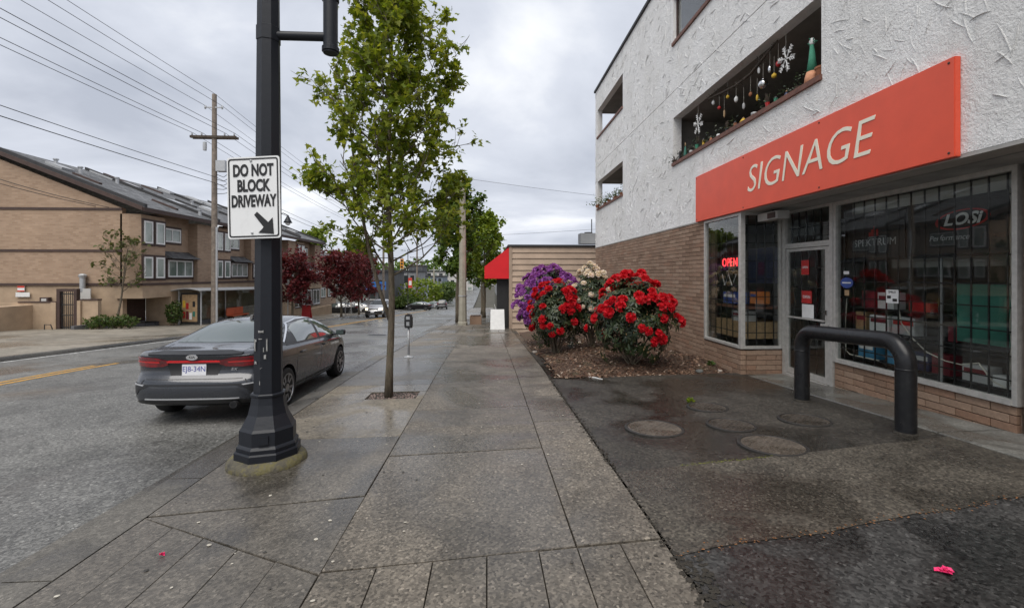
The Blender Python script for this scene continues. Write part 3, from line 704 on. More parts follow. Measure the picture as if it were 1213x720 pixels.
# ground floor shell
WY0, WY1 = 8.70, 10.22                               # window by the corner
SILL = .30
def pbox(name, mat, x0, x1, y0, y1, z0, z1, parent=None): return MB().box(x0, x1, y0, y1, z0, z1).build(name, mat, parent or apt)
mb = MB(); mb.box(X1+.06, X1+.3, WY1, YF-.004, -1.6, ZS); mb.box(X1+.06, X1+.3, WY0+.02, WY1, -1.2, SILL-.02); mb.box(X1+.07, X2, WY0+.02, WY0+.3, -1.2, SILL-.02)
mb.box(X2+.06, X2+.3, 4.72, 7.36, -.9, SILL); mb.box(X2+.06, X2+.35, YN, 4.70, -.9, ZS)
mb.box(X1+.3, XB-.2, YF-.3, YF-.03, -1.6, ZS)
mb.build('mortar_wall', 'mortar', apt)
pbox('soffit', 'soffit', X1+.002, X2+.3, YN, WY1-.0, ZS-.04, ZS-.002)
MB().box(X1-.012, X1+.06, WY1, YF+.004, ZS-.035, ZS-.003).build('stucco_edge', 'soffit', apt)
# bricks, picked apart: near ones single objects, the rest one part
BL, BH, JT = .395, .0965, .010
unit = MB().box(-.5, .5, -.5, .5, -.5, .5)
def brickmesh(lx, ly, lz):
    bm = bmesh.new(); bmesh.ops.create_cube(bm, size=1); bmesh.ops.scale(bm, vec=(lx, ly, lz), verts=bm.verts)
    bmesh.ops.bevel(bm, geom=[e_ for e_ in bm.edges], offset=.003, segments=1, affect='EDGES')
    me = bpy.data.meshes.new('brick'); bm.to_mesh(me); bm.free(); me.materials.append(M['brick']); return me
bm_cache = {}; BR = []
def course_x(X, y0, y1, z0, z1, row0=0.0):           # face toward -X, running along Y
    r = 0; z = z1-BH
    while z > z0-BH:
        off = (BL/2 if r % 2 else 0); y = y1-off if off else y1
        if off: BR.append(((X+.05, y1-off/2, z+BH/2), (.1, off-JT, BH-JT)))
        while y > y0+.02:
            a = max(y0, y-BL); BR.append(((X+.05, (a+y)/2, z+BH/2), (.1, y-a-JT, BH-JT))); y -= BL
        z -= BH; r += 1
def course_y(Y, x0, x1, z0, z1):
    r = 0; z = z1-BH
    while z > z0-BH:
        x = x0-(BL/2 if r % 2 else 0)
        while x < x1-.02:
            a = max(x0, x); b = min(x1, x+BL); BR.append((((a+b)/2, Y+.05, z+BH/2), (b-a-JT, .1, BH-JT))); x += BL
        z -= BH; r += 1
course_x(X1, WY1+.02, YF, -1.0, ZS-.03); course_x(X1, WY0+.003, WY1+.02, -.45, SILL-.03); course_y(WY0-.004, X1+.102, X2+.06, -.42, SILL-.03)
course_x(X2, 4.72, 7.36, -.35, SILL-.01); course_x(X2, YN, 4.66, -.2, ZS-.04)
def seen(b):
    c_ = Vector(b[0])-camo.location; s_, co = math.sin(YAW), math.cos(YAW); f_ = c_.x*s_+c_.y*co; r_ = c_.x*co-c_.y*s_
    if f_ < .3 or abs(r_/f_) > 1.16: return 1e6+c_.length
    return f_
BR.sort(key=seen); rest = MB()
for i, (c_, d) in enumerate(BR):
    jig = random.uniform(-.003, .003); c_ = (c_[0]+jig, c_[1]+(jig if d[1] < d[0] else 0), c_[2])
    if i < 300:
        key = tuple(round(v, 3) for v in d); me = bm_cache.get(key) or bm_cache.setdefault(key, brickmesh(*d))
        o = link('brick', me, apt); o.location = c_
    else:
        rest.box(c_[0]-d[0]/2, c_[0]+d[0]/2, c_[1]-d[1]/2, c_[1]+d[1]/2, c_[2]-d[2]/2, c_[2]+d[2]/2)
rest.build('brickwork', 'brick', apt, kind='stuff')

# red sign
sgn = thing('shop_sign', 'long orange red sign board reading SIGNAGE above the shop', 'sign', (X1-.05, 7.5, 3.0)); sgn.location = (0, 0, 0)
SY0, SY1, SZ0, SZ1 = 4.54, 10.5, 2.945, 3.985
bm = bmesh.new(); bmesh.ops.create_cube(bm, size=1); bmesh.ops.scale(bm, vec=(.07, SY1-SY0, SZ1-SZ0), verts=bm.verts); bmesh.ops.bevel(bm, geom=bm.edges[:], offset=.006, segments=2, affect='EDGES')
me = bpy.data.meshes.new('board'); bm.to_mesh(me); bm.free(); me.materials.append(M['sign_red']); o = link('board', me, sgn); o.location = (X1-.037, (SY0+SY1)/2, (SZ0+SZ1)/2)
textmesh('SIGNAGE', .69, 'sign_cream', 'lettering', sgn, frameM((X1-.0765, 6.98, 3.455), (0, -1, 0), (0, 0, 1)), .003, .2, sx=.985, bold=-.006)

for y_ in (SY0+.06, 6.5, 8.5, SY1-.06):
    for z_ in (SZ0+.05, SZ1-.05): MB().lathe([(.014, 0), (.014, .004), (.006, .008)], (0, 0, 0), 8, Matrix.Translation((X1-.0725, y_, z_)) @ Matrix.Rotation(R(-90), 4, 'Y')).build('bolt', 'trim_brown', sgn)
# shop front: frames
FX = X2
shop_win = []
def al(mb, x0, x1, y0, y1, z0, z1): mb.box(x0, x1, y0, y1, z0, z1)
# big display window
dw = MB(); a0, a1 = 4.70, 7.36
al(dw, FX-.02, FX+.07, a0, a0+.055, SILL, ZS-.04); al(dw, FX-.02, FX+.07, a1-.05, a1, SILL, ZS-.04); al(dw, FX-.035, FX+.07, a0+.055, a1-.05, SILL, SILL+.06); al(dw, FX-.02, FX+.07, a0+.055, a1-.05, ZS-.11, ZS-.04)
big = dw.build('display_window', 'aluminium', apt)
pbox('pane', 'shop_glass', FX+.02, FX+.026, a0+.05, a1-.045, SILL+.055, ZS-.105, big)
def grille(parent, axis, c0, a, b, z0, z1, nv, zs):
    for i in range(nv):
        t = a+(b-a)*(i+.5)/nv
        if axis == 'x': pbox('grille_bar', 'black_bar', c0, c0+.012, t-.009, t+.009, z0, z1, parent)
        else: pbox('grille_bar', 'black_bar', t-.009, t+.009, c0, c0+.012, z0, z1, parent)
    for z in zs:
        if axis == 'x': pbox('grille_bar', 'black_bar', c0+.013, c0+.022, a, b, z-.008, z+.008, parent)
        else: pbox('grille_bar', 'black_bar', a, b, c0+.013, c0+.022, z-.008, z+.008, parent)
grille(big, 'x', FX+.05, a0+.055, a1-.05, SILL+.06, ZS-.11, 13, [.55, .82, 1.09, 1.36, 1.62, 1.95, 2.62])
# corner window facing the street
cw = MB(); al(cw, X1-.01, X1+.07, WY1-.06, WY1, SILL, ZS-.04); al(cw, X1-.012, X1+.075, WY0-.012, WY0+.075, SILL, ZS-.04); al(cw, X1-.02, X1+.07, WY0+.075, WY1-.06, SILL, SILL+.05); al(cw, X1-.01, X1+.07, WY0+.075, WY1-.06, ZS-.09, ZS-.04)
cwin = cw.build('corner_window', 'aluminium', apt); pbox('pane', 'shop_glass', X1+.03, X1+.036, WY0+.07, WY1-.05, SILL+.045, ZS-.085, cwin)
grille(cwin, 'x', X1+.06, WY0+.08, WY1-.06, SILL+.05, ZS-.09, 6, [.6, .9, 1.2, 1.5, 1.8, 2.1, 2.4, 2.7])
rw = MB(); al(rw, X2-.055, X2, WY0-.012, WY0+.07, SILL, ZS-.04); al(rw, X1+.075, X2-.055, WY0-.02, WY0+.07, SILL, SILL+.05); al(rw, X1+.075, X2-.055, WY0-.012, WY0+.07, ZS-.09, ZS-.04)
rwin = rw.build('return_window', 'aluminium', apt); pbox('pane', 'shop_glass', X1+.07, X2-.05, WY0+.03, WY0+.036, SILL+.045, ZS-.085, rwin)
grille(rwin, 'y', WY0+.05, X1+.08, X2-.06, SILL+.05, ZS-.09, 4, [.6, .95, 1.3, 1.65, 2.0, 2.35, 2.7])
# door
D0, D1, DT = 7.44, 8.58, 2.22
zb = slabz(X2, 8.0)+.005
fr = MB(); al(fr, FX-.03, FX+.08, D1, D1+.09, zb-.1, ZS-.04); al(fr, FX-.03, FX+.08, 7.365, D0, zb-.1, ZS-.04); al(fr, FX-.03, FX+.08, D0, D1, DT, DT+.09); al(fr, FX-.03, FX+.08, D0, D1, ZS-.09, ZS-.04); al(fr, FX-.05, FX+.1, D0, D1, zb-.1, zb+.02)
dfr = fr.build('door_frame', 'aluminium', apt); tp = pbox('transom_pane', 'shop_glass', FX+.02, FX+.026, D0, D1, DT+.088, ZS-.088, dfr)
grille(dfr, 'x', FX+.04, D0, D1, DT+.09, ZS-.09, 6, [2.6])
dr = MB(); al(dr, FX-.015, FX+.03, D0+.012, D0+.115, zb+.03, DT-.01); al(dr, FX-.015, FX+.03, D1-.06, D1-.012, zb+.03, DT-.01); al(dr, FX-.015, FX+.03, D0+.115, D1-.06, DT-.06, DT-.01); al(dr, FX-.015, FX+.03, D0+.115, D1-.06, zb+.03, zb+.13)
door = dr.build('door', 'aluminium', apt); pbox('pane', 'shop_glass', FX+.005, FX+.011, D0+.11, D1-.055, zb+.125, DT-.055, door)
pbox('push_bar', 'aluminium', FX-.055, FX-.03, D0+.10, D1-.07, .93, .96, door); pbox('lock_plate', 'aluminium', FX-.035, FX-.015, D0+.02, D0+.20, .62, .90, door); pbox('lock_cylinder', 'chrome', FX-.04, FX-.015, D0+.045, D0+.085, 1.05, 1.13, door)
grille(door, 'x', FX+.045, D0+.115, D1-.06, zb+.13, DT-.06, 5, [.3, .7, 1.1, 1.5, 1.85])
# notices on the door glass
def notice(name, parent, y, z, wd, ht, mat, lines=(), X=FX-.002, tm='matte_white', rot=0.0):
    o = MB().box(X-.004, X, y-wd/2, y+wd/2, z-ht/2, z+ht/2).build(name, mat, parent)
    for (txt, dz, size) in lines: textmesh(txt, size, tm, 'lettering', o, frameM((X-.006, y, z+dz), (0, -1, 0), (0, 0, 1)), .0008)
    return o
tag(notice('door_notice', None, 8.06, 1.86, .20, .26, 'print_red', [('OPEN', 0, .06)]), 'small red notice at the top of the shop door glass', 'notice')
tag(notice('door_notice', None, 8.02, 1.33, .26, .22, 'print_red', [('OPEN', 0, .075)]), 'red OPEN notice in the middle of the shop door glass', 'notice')
tag(notice('door_notice', None, 7.99, 1.08, .30, .24, 'matte_white'), 'white notice low on the shop door glass', 'notice')
# security light under the soffit
sec = thing('soffit_light', 'grey box light hanging under the soffit by the door', 'light', (5.25, 8.25, ZS-.04)); 
MB().box(-.11, .11, -.30, .30, -.20, -.06).build('housing', 'soffit', sec); MB().tube([(0, 0, 0), (0, 0, -.07)], .02, 8).build('stem', 'trim_black', sec); MB().box(-.125, -.112, -.24, -.02, -.18, -.08).build('lens', 'trim_brown', sec)
# interior
mb = MB(); mb.quad((X2+.35, YN, -.12), (11, YN, -.12), (11, 13.5, -.12), (X2+.35, 13.5, -.12)); mb.quad((X1+.3, 8.95, -.119), (X2+.36, 8.95, -.119), (X2+.36, 13.5, -.119), (X1+.3, 13.5, -.119)); mb.build('shop_floor', 'shop_floor', apt)
mb = MB(); mb.quad((10.9, YN+.1, -.12), (10.9, 13.4, -.12), (10.9, 13.4, ZS-.05), (10.9, YN+.1, ZS-.05)); mb.quad((X1+.31, 13.3, -.12), (11, 13.3, -.12), (11, 13.3, ZS-.05), (X1+.31, 13.3, ZS-.05)); mb.quad((X2+.36, YN+.12, -.12), (11, YN+.12, -.12), (11, YN+.12, ZS), (X2+.36, YN+.12, ZS)); mb.build('shop_inner_wall', 'shop_wall', apt)
pbox('shop_ceiling', 'dark_inside', X1+.32, 10.9, YN+.1, 13.3, ZS-.05, ZS-.045)
# black banners with print in the window
bn = thing('window_banner', 'black banner with small red emblem at left of display window', 'banner', (0, 0, 0)); MB().box(FX+.20, FX+.208, 6.28, 7.32, 1.98, 2.64).build('cloth', 'banner_black', bn)
textmesh('SPEKTRUM', .155, 'print_grey', 'lettering', bn, frameM((FX+.195, 6.80, 2.22), (0, -1, 0), (0, 0, 1)), .001, sx=1.05)
mb = MB()
for i, hh in enumerate((.06, .10, .15, .10)): mb.box(FX+.193, FX+.196, 6.86-i*.045, 6.895-i*.045, 2.32, 2.32+hh)
mb.build('emblem', 'print_red', bn)
bn = thing('window_banner', 'black banner with oval red and white logo and slogan at right of display window', 'banner', (0, 0, 0)); MB().box(FX+.21, FX+.218, 4.82, 6.26, 1.98, 2.70).build('cloth', 'banner_black', bn)
ov = MB(); vs = []; n = 40
for r in (1, .87):
    for j in range(n): a = 2*math.pi*j/n; vs.append((FX+.205, 5.50+.34*r*math.cos(a), 2.42+.125*r*math.sin(a)+.02*r*-math.cos(a)))
ov.add(vs, [(j, (j+1) % n, n+(j+1) % n, n+j) for j in range(n)]); ov.build('logo_oval', 'print_red', bn)
textmesh('LOSi', .20, 'matte_white', 'lettering', bn, frameM((FX+.20, 5.50, 2.42), (0, -1, 0), (0, .03, 1)), .001, .3, sx=1.15, bold=.006)
textmesh('Performance', .10, 'print_grey', 'lettering', bn, frameM((FX+.20, 5.66, 2.2), (0, -1, 0), (0, 0, 1)), .001, .3, sx=1.0); textmesh('Driven', .10, 'trim_brown', 'lettering', bn, frameM((FX+.20, 5.14, 2.2), (0, -1, 0), (0, 0, 1)), .001, .3)
# pale strip painted for the ceiling light above the banners, pale strip below
tag(MB().box(FX+.26, FX+.27, 4.8, 7.3, 2.71, 2.88).build('painted_light_strip', 'diffuser'), 'pale painted strip for the ceiling light at the top of the display window', 'painted_light_strip')
tag(MB().box(FX+.9, FX+.92, 4.9, 7.25, 1.84, 1.98).build('shelf_sign', 'diffuser'), 'pale strip sign behind the display window below the banners', 'sign')
# small signs stuck on the big window
o = MB(); vs = [(FX+.012, 7.11+.13*math.cos(2*math.pi*j/24), 1.60+.085*math.sin(2*math.pi*j/24)) for j in range(24)]; o.prism(vs, (0, 0, 0), (-.004, 0, 0)); o = tag(o.build('oval_sticker', 'print_blue'), 'blue oval sticker on the left edge of the display window', 'sticker')
MB().box(FX+.004, FX+.0075, 7.02, 7.20, 1.59, 1.61).build('pale_stripe', 'matte_white', o)
tag(notice('card_sticker', None, 7.12, 1.76, .11, .05, 'matte_white', X=FX+.014), 'small white card sticker above the blue oval sticker', 'sticker')
tag(notice('card_sticker', None, 7.11, 1.44, .09, .09, 'print_tan', X=FX+.014), 'small brown square sticker below the blue oval sticker', 'sticker')
nw = tag(notice('paper_notice', None, 6.28, 1.42, .20, .19, 'matte_white', [('SMILE!', .06, .045)], X=FX+.014, tm='print_black'), 'white paper notice taped to the middle of the display window', 'notice')
MB().box(FX+.006, FX+.0095, 6.30, 6.36, 1.39, 1.43).build('picture', 'print_black', nw); MB().box(FX+.006, FX+.0095, 6.20, 6.27, 1.35, 1.39).build('picture', 'print_black', nw)
def cable(pts, label): tag(MB().tube(pts, .008, 6).build('cable', 'cable', smooth=True), label, 'cable')
cable([(FX+.09, 6.27, 1.3), (FX+.09, 6.22, 1.05), (FX+.1, 6.05, .85), (FX+.1, 5.85, .7), (FX+.1, 5.6, .63), (FX+.1, 5.4, .62), (FX+.1, 5.2, .68), (FX+.1, 5.05, .5), (FX+.1, 4.9, .45), (FX+.1, 4.82, .55)], 'pale cable drooping across the lower display window')
cable([(FX+.1, 4.86+.012*math.sin(z*9), .5+z*.22) for z in range(11)], 'pale cable hanging down the right side of display window')
cable([(FX+.1, 7.22, 1.35), (FX+.1, 7.25, .9), (FX+.1, 7.24, .5), (FX+.1, 7.15, .45), (FX+.1, 6.6, .45)], 'pale cable down the left side of display window')
# goods
def crate(name, mat, x, y, z, dx, dy, dz, label, cat='box', trim=None):
    o = tag(MB().box(x, x+dx, y-dy/2, y+dy/2, z, z+dz).build(name, mat), label, cat, 'goods in the shop window')
    if trim: MB().box(x-.004, x-.001, y-dy/2+.02, y+dy/2-.02, z+dz*.55, z+dz*.8).build('print_band', trim, o)
    return o
for z, d in ((.42, .55), (.86, .5), (1.22, .45)):
    tag(MB().box(FX+.19, FX+.19+d, 4.85, 7.25, z-.02, z).build('display_shelf', 'trim_black'), {.42: 'lowest', .86: 'middle', 1.22: 'top'}[z]+' black shelf behind the display window', 'shelf')
GD = [('print_tan', 7.08, .86, .20, .28, 'tan box at the left end of the middle window shelf', 'print_wine'), ('matte_white', 6.74, .87, .34, .24, 'white picture box on the middle window shelf, left one', 'print_wine'), ('print_grey', 6.33, .87, .36, .25, 'pale picture box on the middle window shelf, right one', 'print_red'),
      ('print_wine', 6.94, 1.22, .24, .26, 'dark red box at the left of the top window shelf', None), ('matte_white', 6.62, 1.22, .28, .24, 'white and red box on the top window shelf', 'print_wine'), ('print_red', 6.08, 1.22, .32, .13, 'flat red box on the top window shelf', None),
      ('print_cyan', 6.98, .42, .30, .26, 'bright blue box on the lowest window shelf, left', 'matte_white'), ('print_cyan', 6.52, .42, .14, .22, 'narrow blue box on the lowest window shelf, middle', None), ('print_navy', 6.08, .42, .28, .24, 'navy and white box on the lowest window shelf', 'print_grey'), ('print_wine', 5.78, .42, .24, .26, 'wine red box on the lowest window shelf', None),
      ('print_wine', 5.62, .87, .12, .2, 'small wine red box beside the green panel', None), ('print_grey', 5.35, .42, .3, .2, 'grey carton at the right of the lowest shelf', 'print_wine'), ('matte_white', 5.05, .42, .2, .13, 'white tray box at the right end of the lowest shelf', None)]
for mt, y, z, dy, dz, lb, tr in GD: crate('goods_box', mt, FX+.22, y, z, .18, dy, dz, lb, 'box', tr)
tag(MB().box(FX+.17, FX+.185, 4.88, 5.52, .90, 1.62).build('green_panel', 'print_teal'), 'teal green board standing at the right of the display window', 'board')
pbox('shelf_post', 'galvanised', FX+.15, FX+.17, 5.70, 5.72, .3, 1.95)
# corner window goods
cw1 = tag(MB().box(X2+.12, X2+.14, 8.95, 10.1, 1.55, 2.30).build('blue_banner', 'print_navy'), 'dark blue banner in the corner window of the shop', 'banner')
crate('goods_box', 'print_blue', X1+.3, 9.7, 1.12, .3, .5, .24, 'blue model box in the corner window', 'box', 'matte_white'); crate('goods_box', 'print_orange', X1+.45, 9.06, 1.15, .28, .22, .24, 'orange model box in the corner window', 'box', 'print_blue')
tag(MB().box(X1+.2, X2+.3, 8.92, 10.15, 1.05, 1.09).build('window_shelf', 'wood_sill'), 'wooden shelf across the corner window', 'shelf'); 
tag(MB().box(X1+.2, X2+.3, 9.0, 10.1, .45, .78).build('wooden_cabinet', 'print_tan'), 'tan wooden cabinet at the bottom of the corner window', 'cabinet')
crate('goods_box', 'print_grey', X1+.25, 9.3, .785, .3, .4, .2, 'grey carton on the tan cabinet in the corner window', 'box', 'print_wine')
# neon
ns = thing('neon_sign', 'red neon OPEN sign in the corner window', 'neon sign', (0, 0, 0)); textmesh('OPEN', .25, 'neon', 'tubing', ns, frameM((X1+.15, 9.40, 1.98), (0, -1, 0), (0, 0, 1)), .006, sx=.95); MB().box(X1+.16, X1+.17, 9.0, 9.8, 1.86, 2.1).build('backing', 'print_black', ns)
mb = MB(); mb.tube([(X1+.15, 9.7, 1.74), (X1+.15, 9.6, 1.5), (X1+.15, 9.45, 1.74), (X1+.15, 9.3, 1.5), (X1+.15, 9.15, 1.74)], .009, 6); mb.build('unlit_tubing', 'matte_white', ns)

# ---- things on the balconies
def blob(name, r, mat, loc, label, cat, sc=(1, 1, 1), group='ornaments on the balcony'):
    bm = bmesh.new(); bmesh.ops.create_icosphere(bm, subdivisions=2, radius=r); bmesh.ops.scale(bm, vec=sc, verts=bm.verts); bmesh.ops.create_cone(bm, cap_ends=True, segments=8, radius1=r*.22, radius2=r*.22, depth=r*.3, matrix=Matrix.Translation((0, 0, r*sc[2]*1.05)))
    me = bpy.data.meshes.new(name); bm.to_mesh(me); bm.free(); me.materials.append(M[mat]); o = link(name, me, None, True); o.location = loc
    MB().tube([(0, 0, r*sc[2]), (0, 0, r*sc[2]+.3)], .002, 4).build('string', 'cable', o)
    return tag(o, label, cat, group)
def flake(y, z, r, label):
    t = thing('snowflake', label, 'snowflake', (X1+.12, y, z), group='snowflakes on the balcony'); mb = MB()
    for k_ in range(6):
        a = k_*math.pi/3+.26; d = Vector((0, math.cos(a), math.sin(a))); mb.tube([d*.02, d*r], .012, 5)
        for q in (.45, .7, .9):
            for s_ in (-1, 1): b_ = Vector((0, math.cos(a+s_*.9), math.sin(a+s_*.9))); mb.tube([d*r*q, d*r*q+b_*r*.28*(1.2-q*.5)], .010, 5)
    mb.build('arms', 'matte_white', t); MB().tube([(0, 0, r), (0, 0, 5.8-z)], .0025, 4).build('string', 'cable', t)
p = atX(931, 70, X1+.12); flake(p.y, p.z, .215, 'large white snowflake hanging near the right of the balcony')
p = atX(827, 147, X1+.12); flake(p.y, p.z, .235, 'white snowflake hanging near the left of the balcony')
p = atX(904, 100, X1+.12); blob('bauble', .085, 'silver', p, 'round silver bauble hanging on the balcony', 'bauble')
gl = [(X1+.14, a, b) for a, b in [(atX(px, py, X1+.14).y, atX(px, py, X1+.14).z) for px, py in ((838, 118), (855, 110), (872, 101), (890, 87), (905, 68), (921, 48))]]
mb = MB(); mb.tube(gl, [.02, .03, .022, .03, .022, .014], 6)
for i in range(130):
    a = random.randrange(5); t = random.random(); p = Vector(gl[a]).lerp(Vector(gl[a+1]), t); d = Vector((random.gauss(0, .04), random.gauss(0, .06), random.gauss(0, .045))); mb.tube([p, p+d], .005, 4)
tag(mb.build('garland', 'pole_wood_dark'), 'dark twiggy garland strung diagonally across the balcony', 'garland')
hang = [(845, 122, 'matte_white', .03, 1.6), (852, 128, 'print_red', .035, 1), (862, 115, 'yellow_toy', .03, 1.2), (872, 118, 'matte_white', .035, 1.7), (881, 126, 'print_grey', .025, 2.5), (889, 112, 'clay_pot', .03, 1.4), (897, 116, 'yellow_toy', .022, 2.6), (912, 82, 'silver', .028, 2.4), (917, 90, 'yellow_toy', .04, 1), (922, 76, 'print_red', .04, 1.2), (899, 84, 'matte_white', .022, 2.6), (858, 135, 'print_tan', .02, 4)]
cn = {'matte_white': 'white', 'print_red': 'red', 'yellow_toy': 'yellow', 'print_grey': 'grey', 'clay_pot': 'terracotta', 'silver': 'silver', 'print_tan': 'tan', 'cloth_green': 'green', 'print_black': 'black', 'pole_wood_dark': 'dark brown', 'print_teal': 'teal', 'print_navy': 'navy'}
od = ['leftmost', 'second', 'third', 'fourth', 'fifth', 'sixth', 'seventh', 'eighth', 'ninth', 'tenth', 'eleventh', 'twelfth', 'thirteenth', 'fourteenth', 'fifteenth', 'sixteenth']
hang.sort(key=lambda h: h[0])
for i, (px, py, mt, r, st) in enumerate(hang):
    p = atX(px, py, X1+.15); blob('hanging_ornament', r*1.1, mt, p, 'small %s ornament hanging on the balcony, %s from the left' % (cn[mt], od[i]), 'ornament', (1, 1, st))
lg = [(803, 'pole_wood_dark', .07, .11), (810, 'print_black', .06, .16), (816, 'print_teal', .05, .2), (823, 'print_grey', .05, .14), (830, 'cloth_green', .055, .17), (838, 'yellow_toy', .04, .12), (847, 'clay_pot', .05, .09), (856, 'matte_white', .04, .08), (866, 'print_black', .045, .14), (876, 'clay_pot', .05, .1), (886, 'yellow_toy', .075, .07), (899, 'print_grey', .05, .08), (915, 'print_red', .045, .13), (925, 'cloth_green', .05, .12), (938, 'print_navy', .04, .08)]
for i, (px, mt, r, hh) in enumerate(lg):
    r *= random.uniform(.8, 1.2); hh *= random.uniform(.9, 1.6)
    y = atX(px, 150, X1+.12).y; t = thing('ledge_ornament', 'small %s ornament standing on the balcony ledge, %s from the left' % (cn[mt], od[i]), 'ornament', (X1+.03, y, 4.655), group='ornaments standing on the balcony ledge')
    q_ = i % 4
    if q_ == 0: MB().lathe([(r*.6, 0), (r*.9, hh*.5), (r, hh*.55), (r*.7, hh*.5)], seg=10).build('pot', mt, t); mb = MB(); [mb.tube([(0, 0, hh*.4), (random.gauss(0, r*.6), random.gauss(0, r*.6), hh*random.uniform(.7, 1.5))], .006, 4) for _ in range(14)]; mb.build('stalks', 'pole_wood_dark', t, kind='stuff')
    elif q_ == 1: MB().box(-r*.7, r*.7, -r*.7, r*.7, 0, hh*.15).build('base', 'print_black', t); MB().box(-r*.5, r*.5, -r*.5, r*.5, hh*.15, hh*.8).build('body', mt, t); MB().lathe([(r*.8, hh*.8), (r*.1, hh*1.1)], seg=4).build('cap', 'print_black', t)
    elif q_ == 2: MB().lathe([(r*.9, 0), (r, hh*.2), (r*.6, hh*.6), (r*.2, hh*.9)], seg=10).build('body', mt, t, True); MB().lathe([(r*.2, hh*.8), (r*.38, hh*.95), (r*.1, hh*1.15)], seg=8).build('head', 'print_tan', t, True)
    else: MB().lathe([(r*.5, 0), (r*1.1, hh*.25), (r*1.0, hh*.5), (r*.5, hh*.6)], seg=12).build('body', mt, t, True); MB().box(-r*.2, r*.2, -r*.9, -r*.5, hh*.2, hh*.45).build('handle', mt, t)
for i, px in enumerate((800, 808, 818, 828, 841, 852, 870, 908, 930, 950)):
    y = atX(px, 150, X1+.12).y; t = thing('ledge_plant', 'dark straggly plant on the balcony ledge, %s from the left' % od[i], 'plant', (X1+.05+.02*(i % 3), y, 4.655), group='dark plants on the balcony ledge'); mb = MB(); rg_ = random.Random(i)
    MB().lathe([(.035, 0), (.05, .07), (.04, .07)], seg=8).build('pot', 'pole_wood_dark', t)
    for q in range(46):
        d = Vector((rg_.gauss(0, .05), rg_.gauss(0, .07), abs(rg_.gauss(0, .11))+.06)); n_ = Vector((rg_.gauss(0, 1), rg_.gauss(0, 1), 1)).normalized()*.03; s_ = n_.orthogonal().normalized()*.016
        mb.quad(d-n_, d-s_, d+n_, d+s_)
    mb.build('foliage', 'leaf_rhodo', t, kind='stuff')
# cone figure at right end of the ledge
p = atX(962, 90, X1+.12); t = thing('cone_figure', 'tall green and peach cloth cone figure at the right end of the ledge', 'figure', (X1+.12, p.y, 4.655)); MB().lathe([(.115, 0), (.10, .12), (.078, .20)], seg=14).build('skirt', 'cloth_peach', t, True); MB().lathe([(.078, .20), (.05, .4), (.028, .62)], seg=14).build('gown', 'cloth_green', t, True); MB().lathe([(.02, .6), (.04, .64), (.042, .68), (.02, .72)], seg=12).build('head', 'matte_white', t, True)
mb = MB()
for i in range(30): d = Vector((random.gauss(0, .05), random.gauss(0, .06), random.gauss(0, .03))); mb.tube([(0, 0, .66), Vector((0, 0, .66))+d*.8], .008, 4)
mb.build('leafy_collar', 'cloth_green', t)
t = thing('clay_flowerpot', 'red clay pot beside the cone figure on the ledge', 'flowerpot', (X1+.13, p.y-.2, 4.655)); MB().lathe([(.06, 0), (.09, .16), (.1, .16), (.1, .19), (.07, .19), (.06, .1)], seg=14).build('pot', 'clay_pot', t)
# plants on the far balcony
for i, (dy, r) in enumerate(((.2, .16), (.8, .13), (1.5, .14), (2.4, .12), (3.2, .15))):
    t = thing('balcony_plant', 'straggly potted plant on the far corner balcony ledge, %s from its far end' % od[i].replace('leftmost', 'first'), 'plant', (X1+(-.08 if i < 1 else .1), 20.2-dy, 4.655), group='plants on the far balcony ledge')
    MB().lathe([(.06, 0), (.09, .13), (.07, .13)], seg=10).build('pot', 'clay_pot', t); mb = MB()
    for q in range(90):
        d = Vector((random.gauss(0, r), random.gauss(0, r), abs(random.gauss(0, r))+.1)); n_ = Vector((random.gauss(0, 1), random.gauss(0, 1), 1)).normalized()*.035; s_ = n_.orthogonal().normalized()*.03
        mb.quad(d-n_, d-s_, d+n_, d+s_)
    mb.build('foliage', 'leaf_bush', t)

# ---- bent pipe barrier
c1 = gp(950, 474, 0, dz_); c2 = gp(1073, 513, 0, dz_); top = .93; rb = .24
t = thing('pipe_barrier', 'black bent steel pipe barrier in front of the shop door', 'barrier', (0, 0, 0))
a, b = Vector((c1.x, c1.y, c1.z)), Vector((c2.x, c2.y, c2.z)); hd = (b-a); hd.z = 0; hd.normalize()
pts = [a+Vector((0, 0, -.1)), Vector((a.x, a.y, top-rb-.11))]
za = a.z+1.02; zb2 = b.z+1.0
for i in range(10): an = math.pi/2*i/9; pts.append(Vector((a.x, a.y, za-rb))+hd*rb*(1-math.cos(an))+Vector((0, 0, rb*math.sin(an))))
for i in range(10): an = math.pi/2*i/9; pts.append(Vector((b.x, b.y, zb2-rb))-hd*rb*(1-math.sin(an))+Vector((0, 0, rb*math.cos(an))))
pts[1] = Vector((a.x, a.y, za-rb-.05)); pts += [Vector((b.x, b.y, zb2-rb-.05)), b+Vector((0, 0, -.1))]
MB().tube(pts, .099, 24).build('pipe', 'pipe_black', t, R(40))
for i_, q in enumerate((pts[1], pts[-2])): MB().lathe([(.1005, -.008), (.103, 0), (.1005, .008)], q, 24).build('weld', 'pipe_black', t, True)
for q in (a, b): MB().lathe([(.118, -.02), (.112, .008), (.101, .022)], q, 24).build('footing', 'joint_dirt', t)

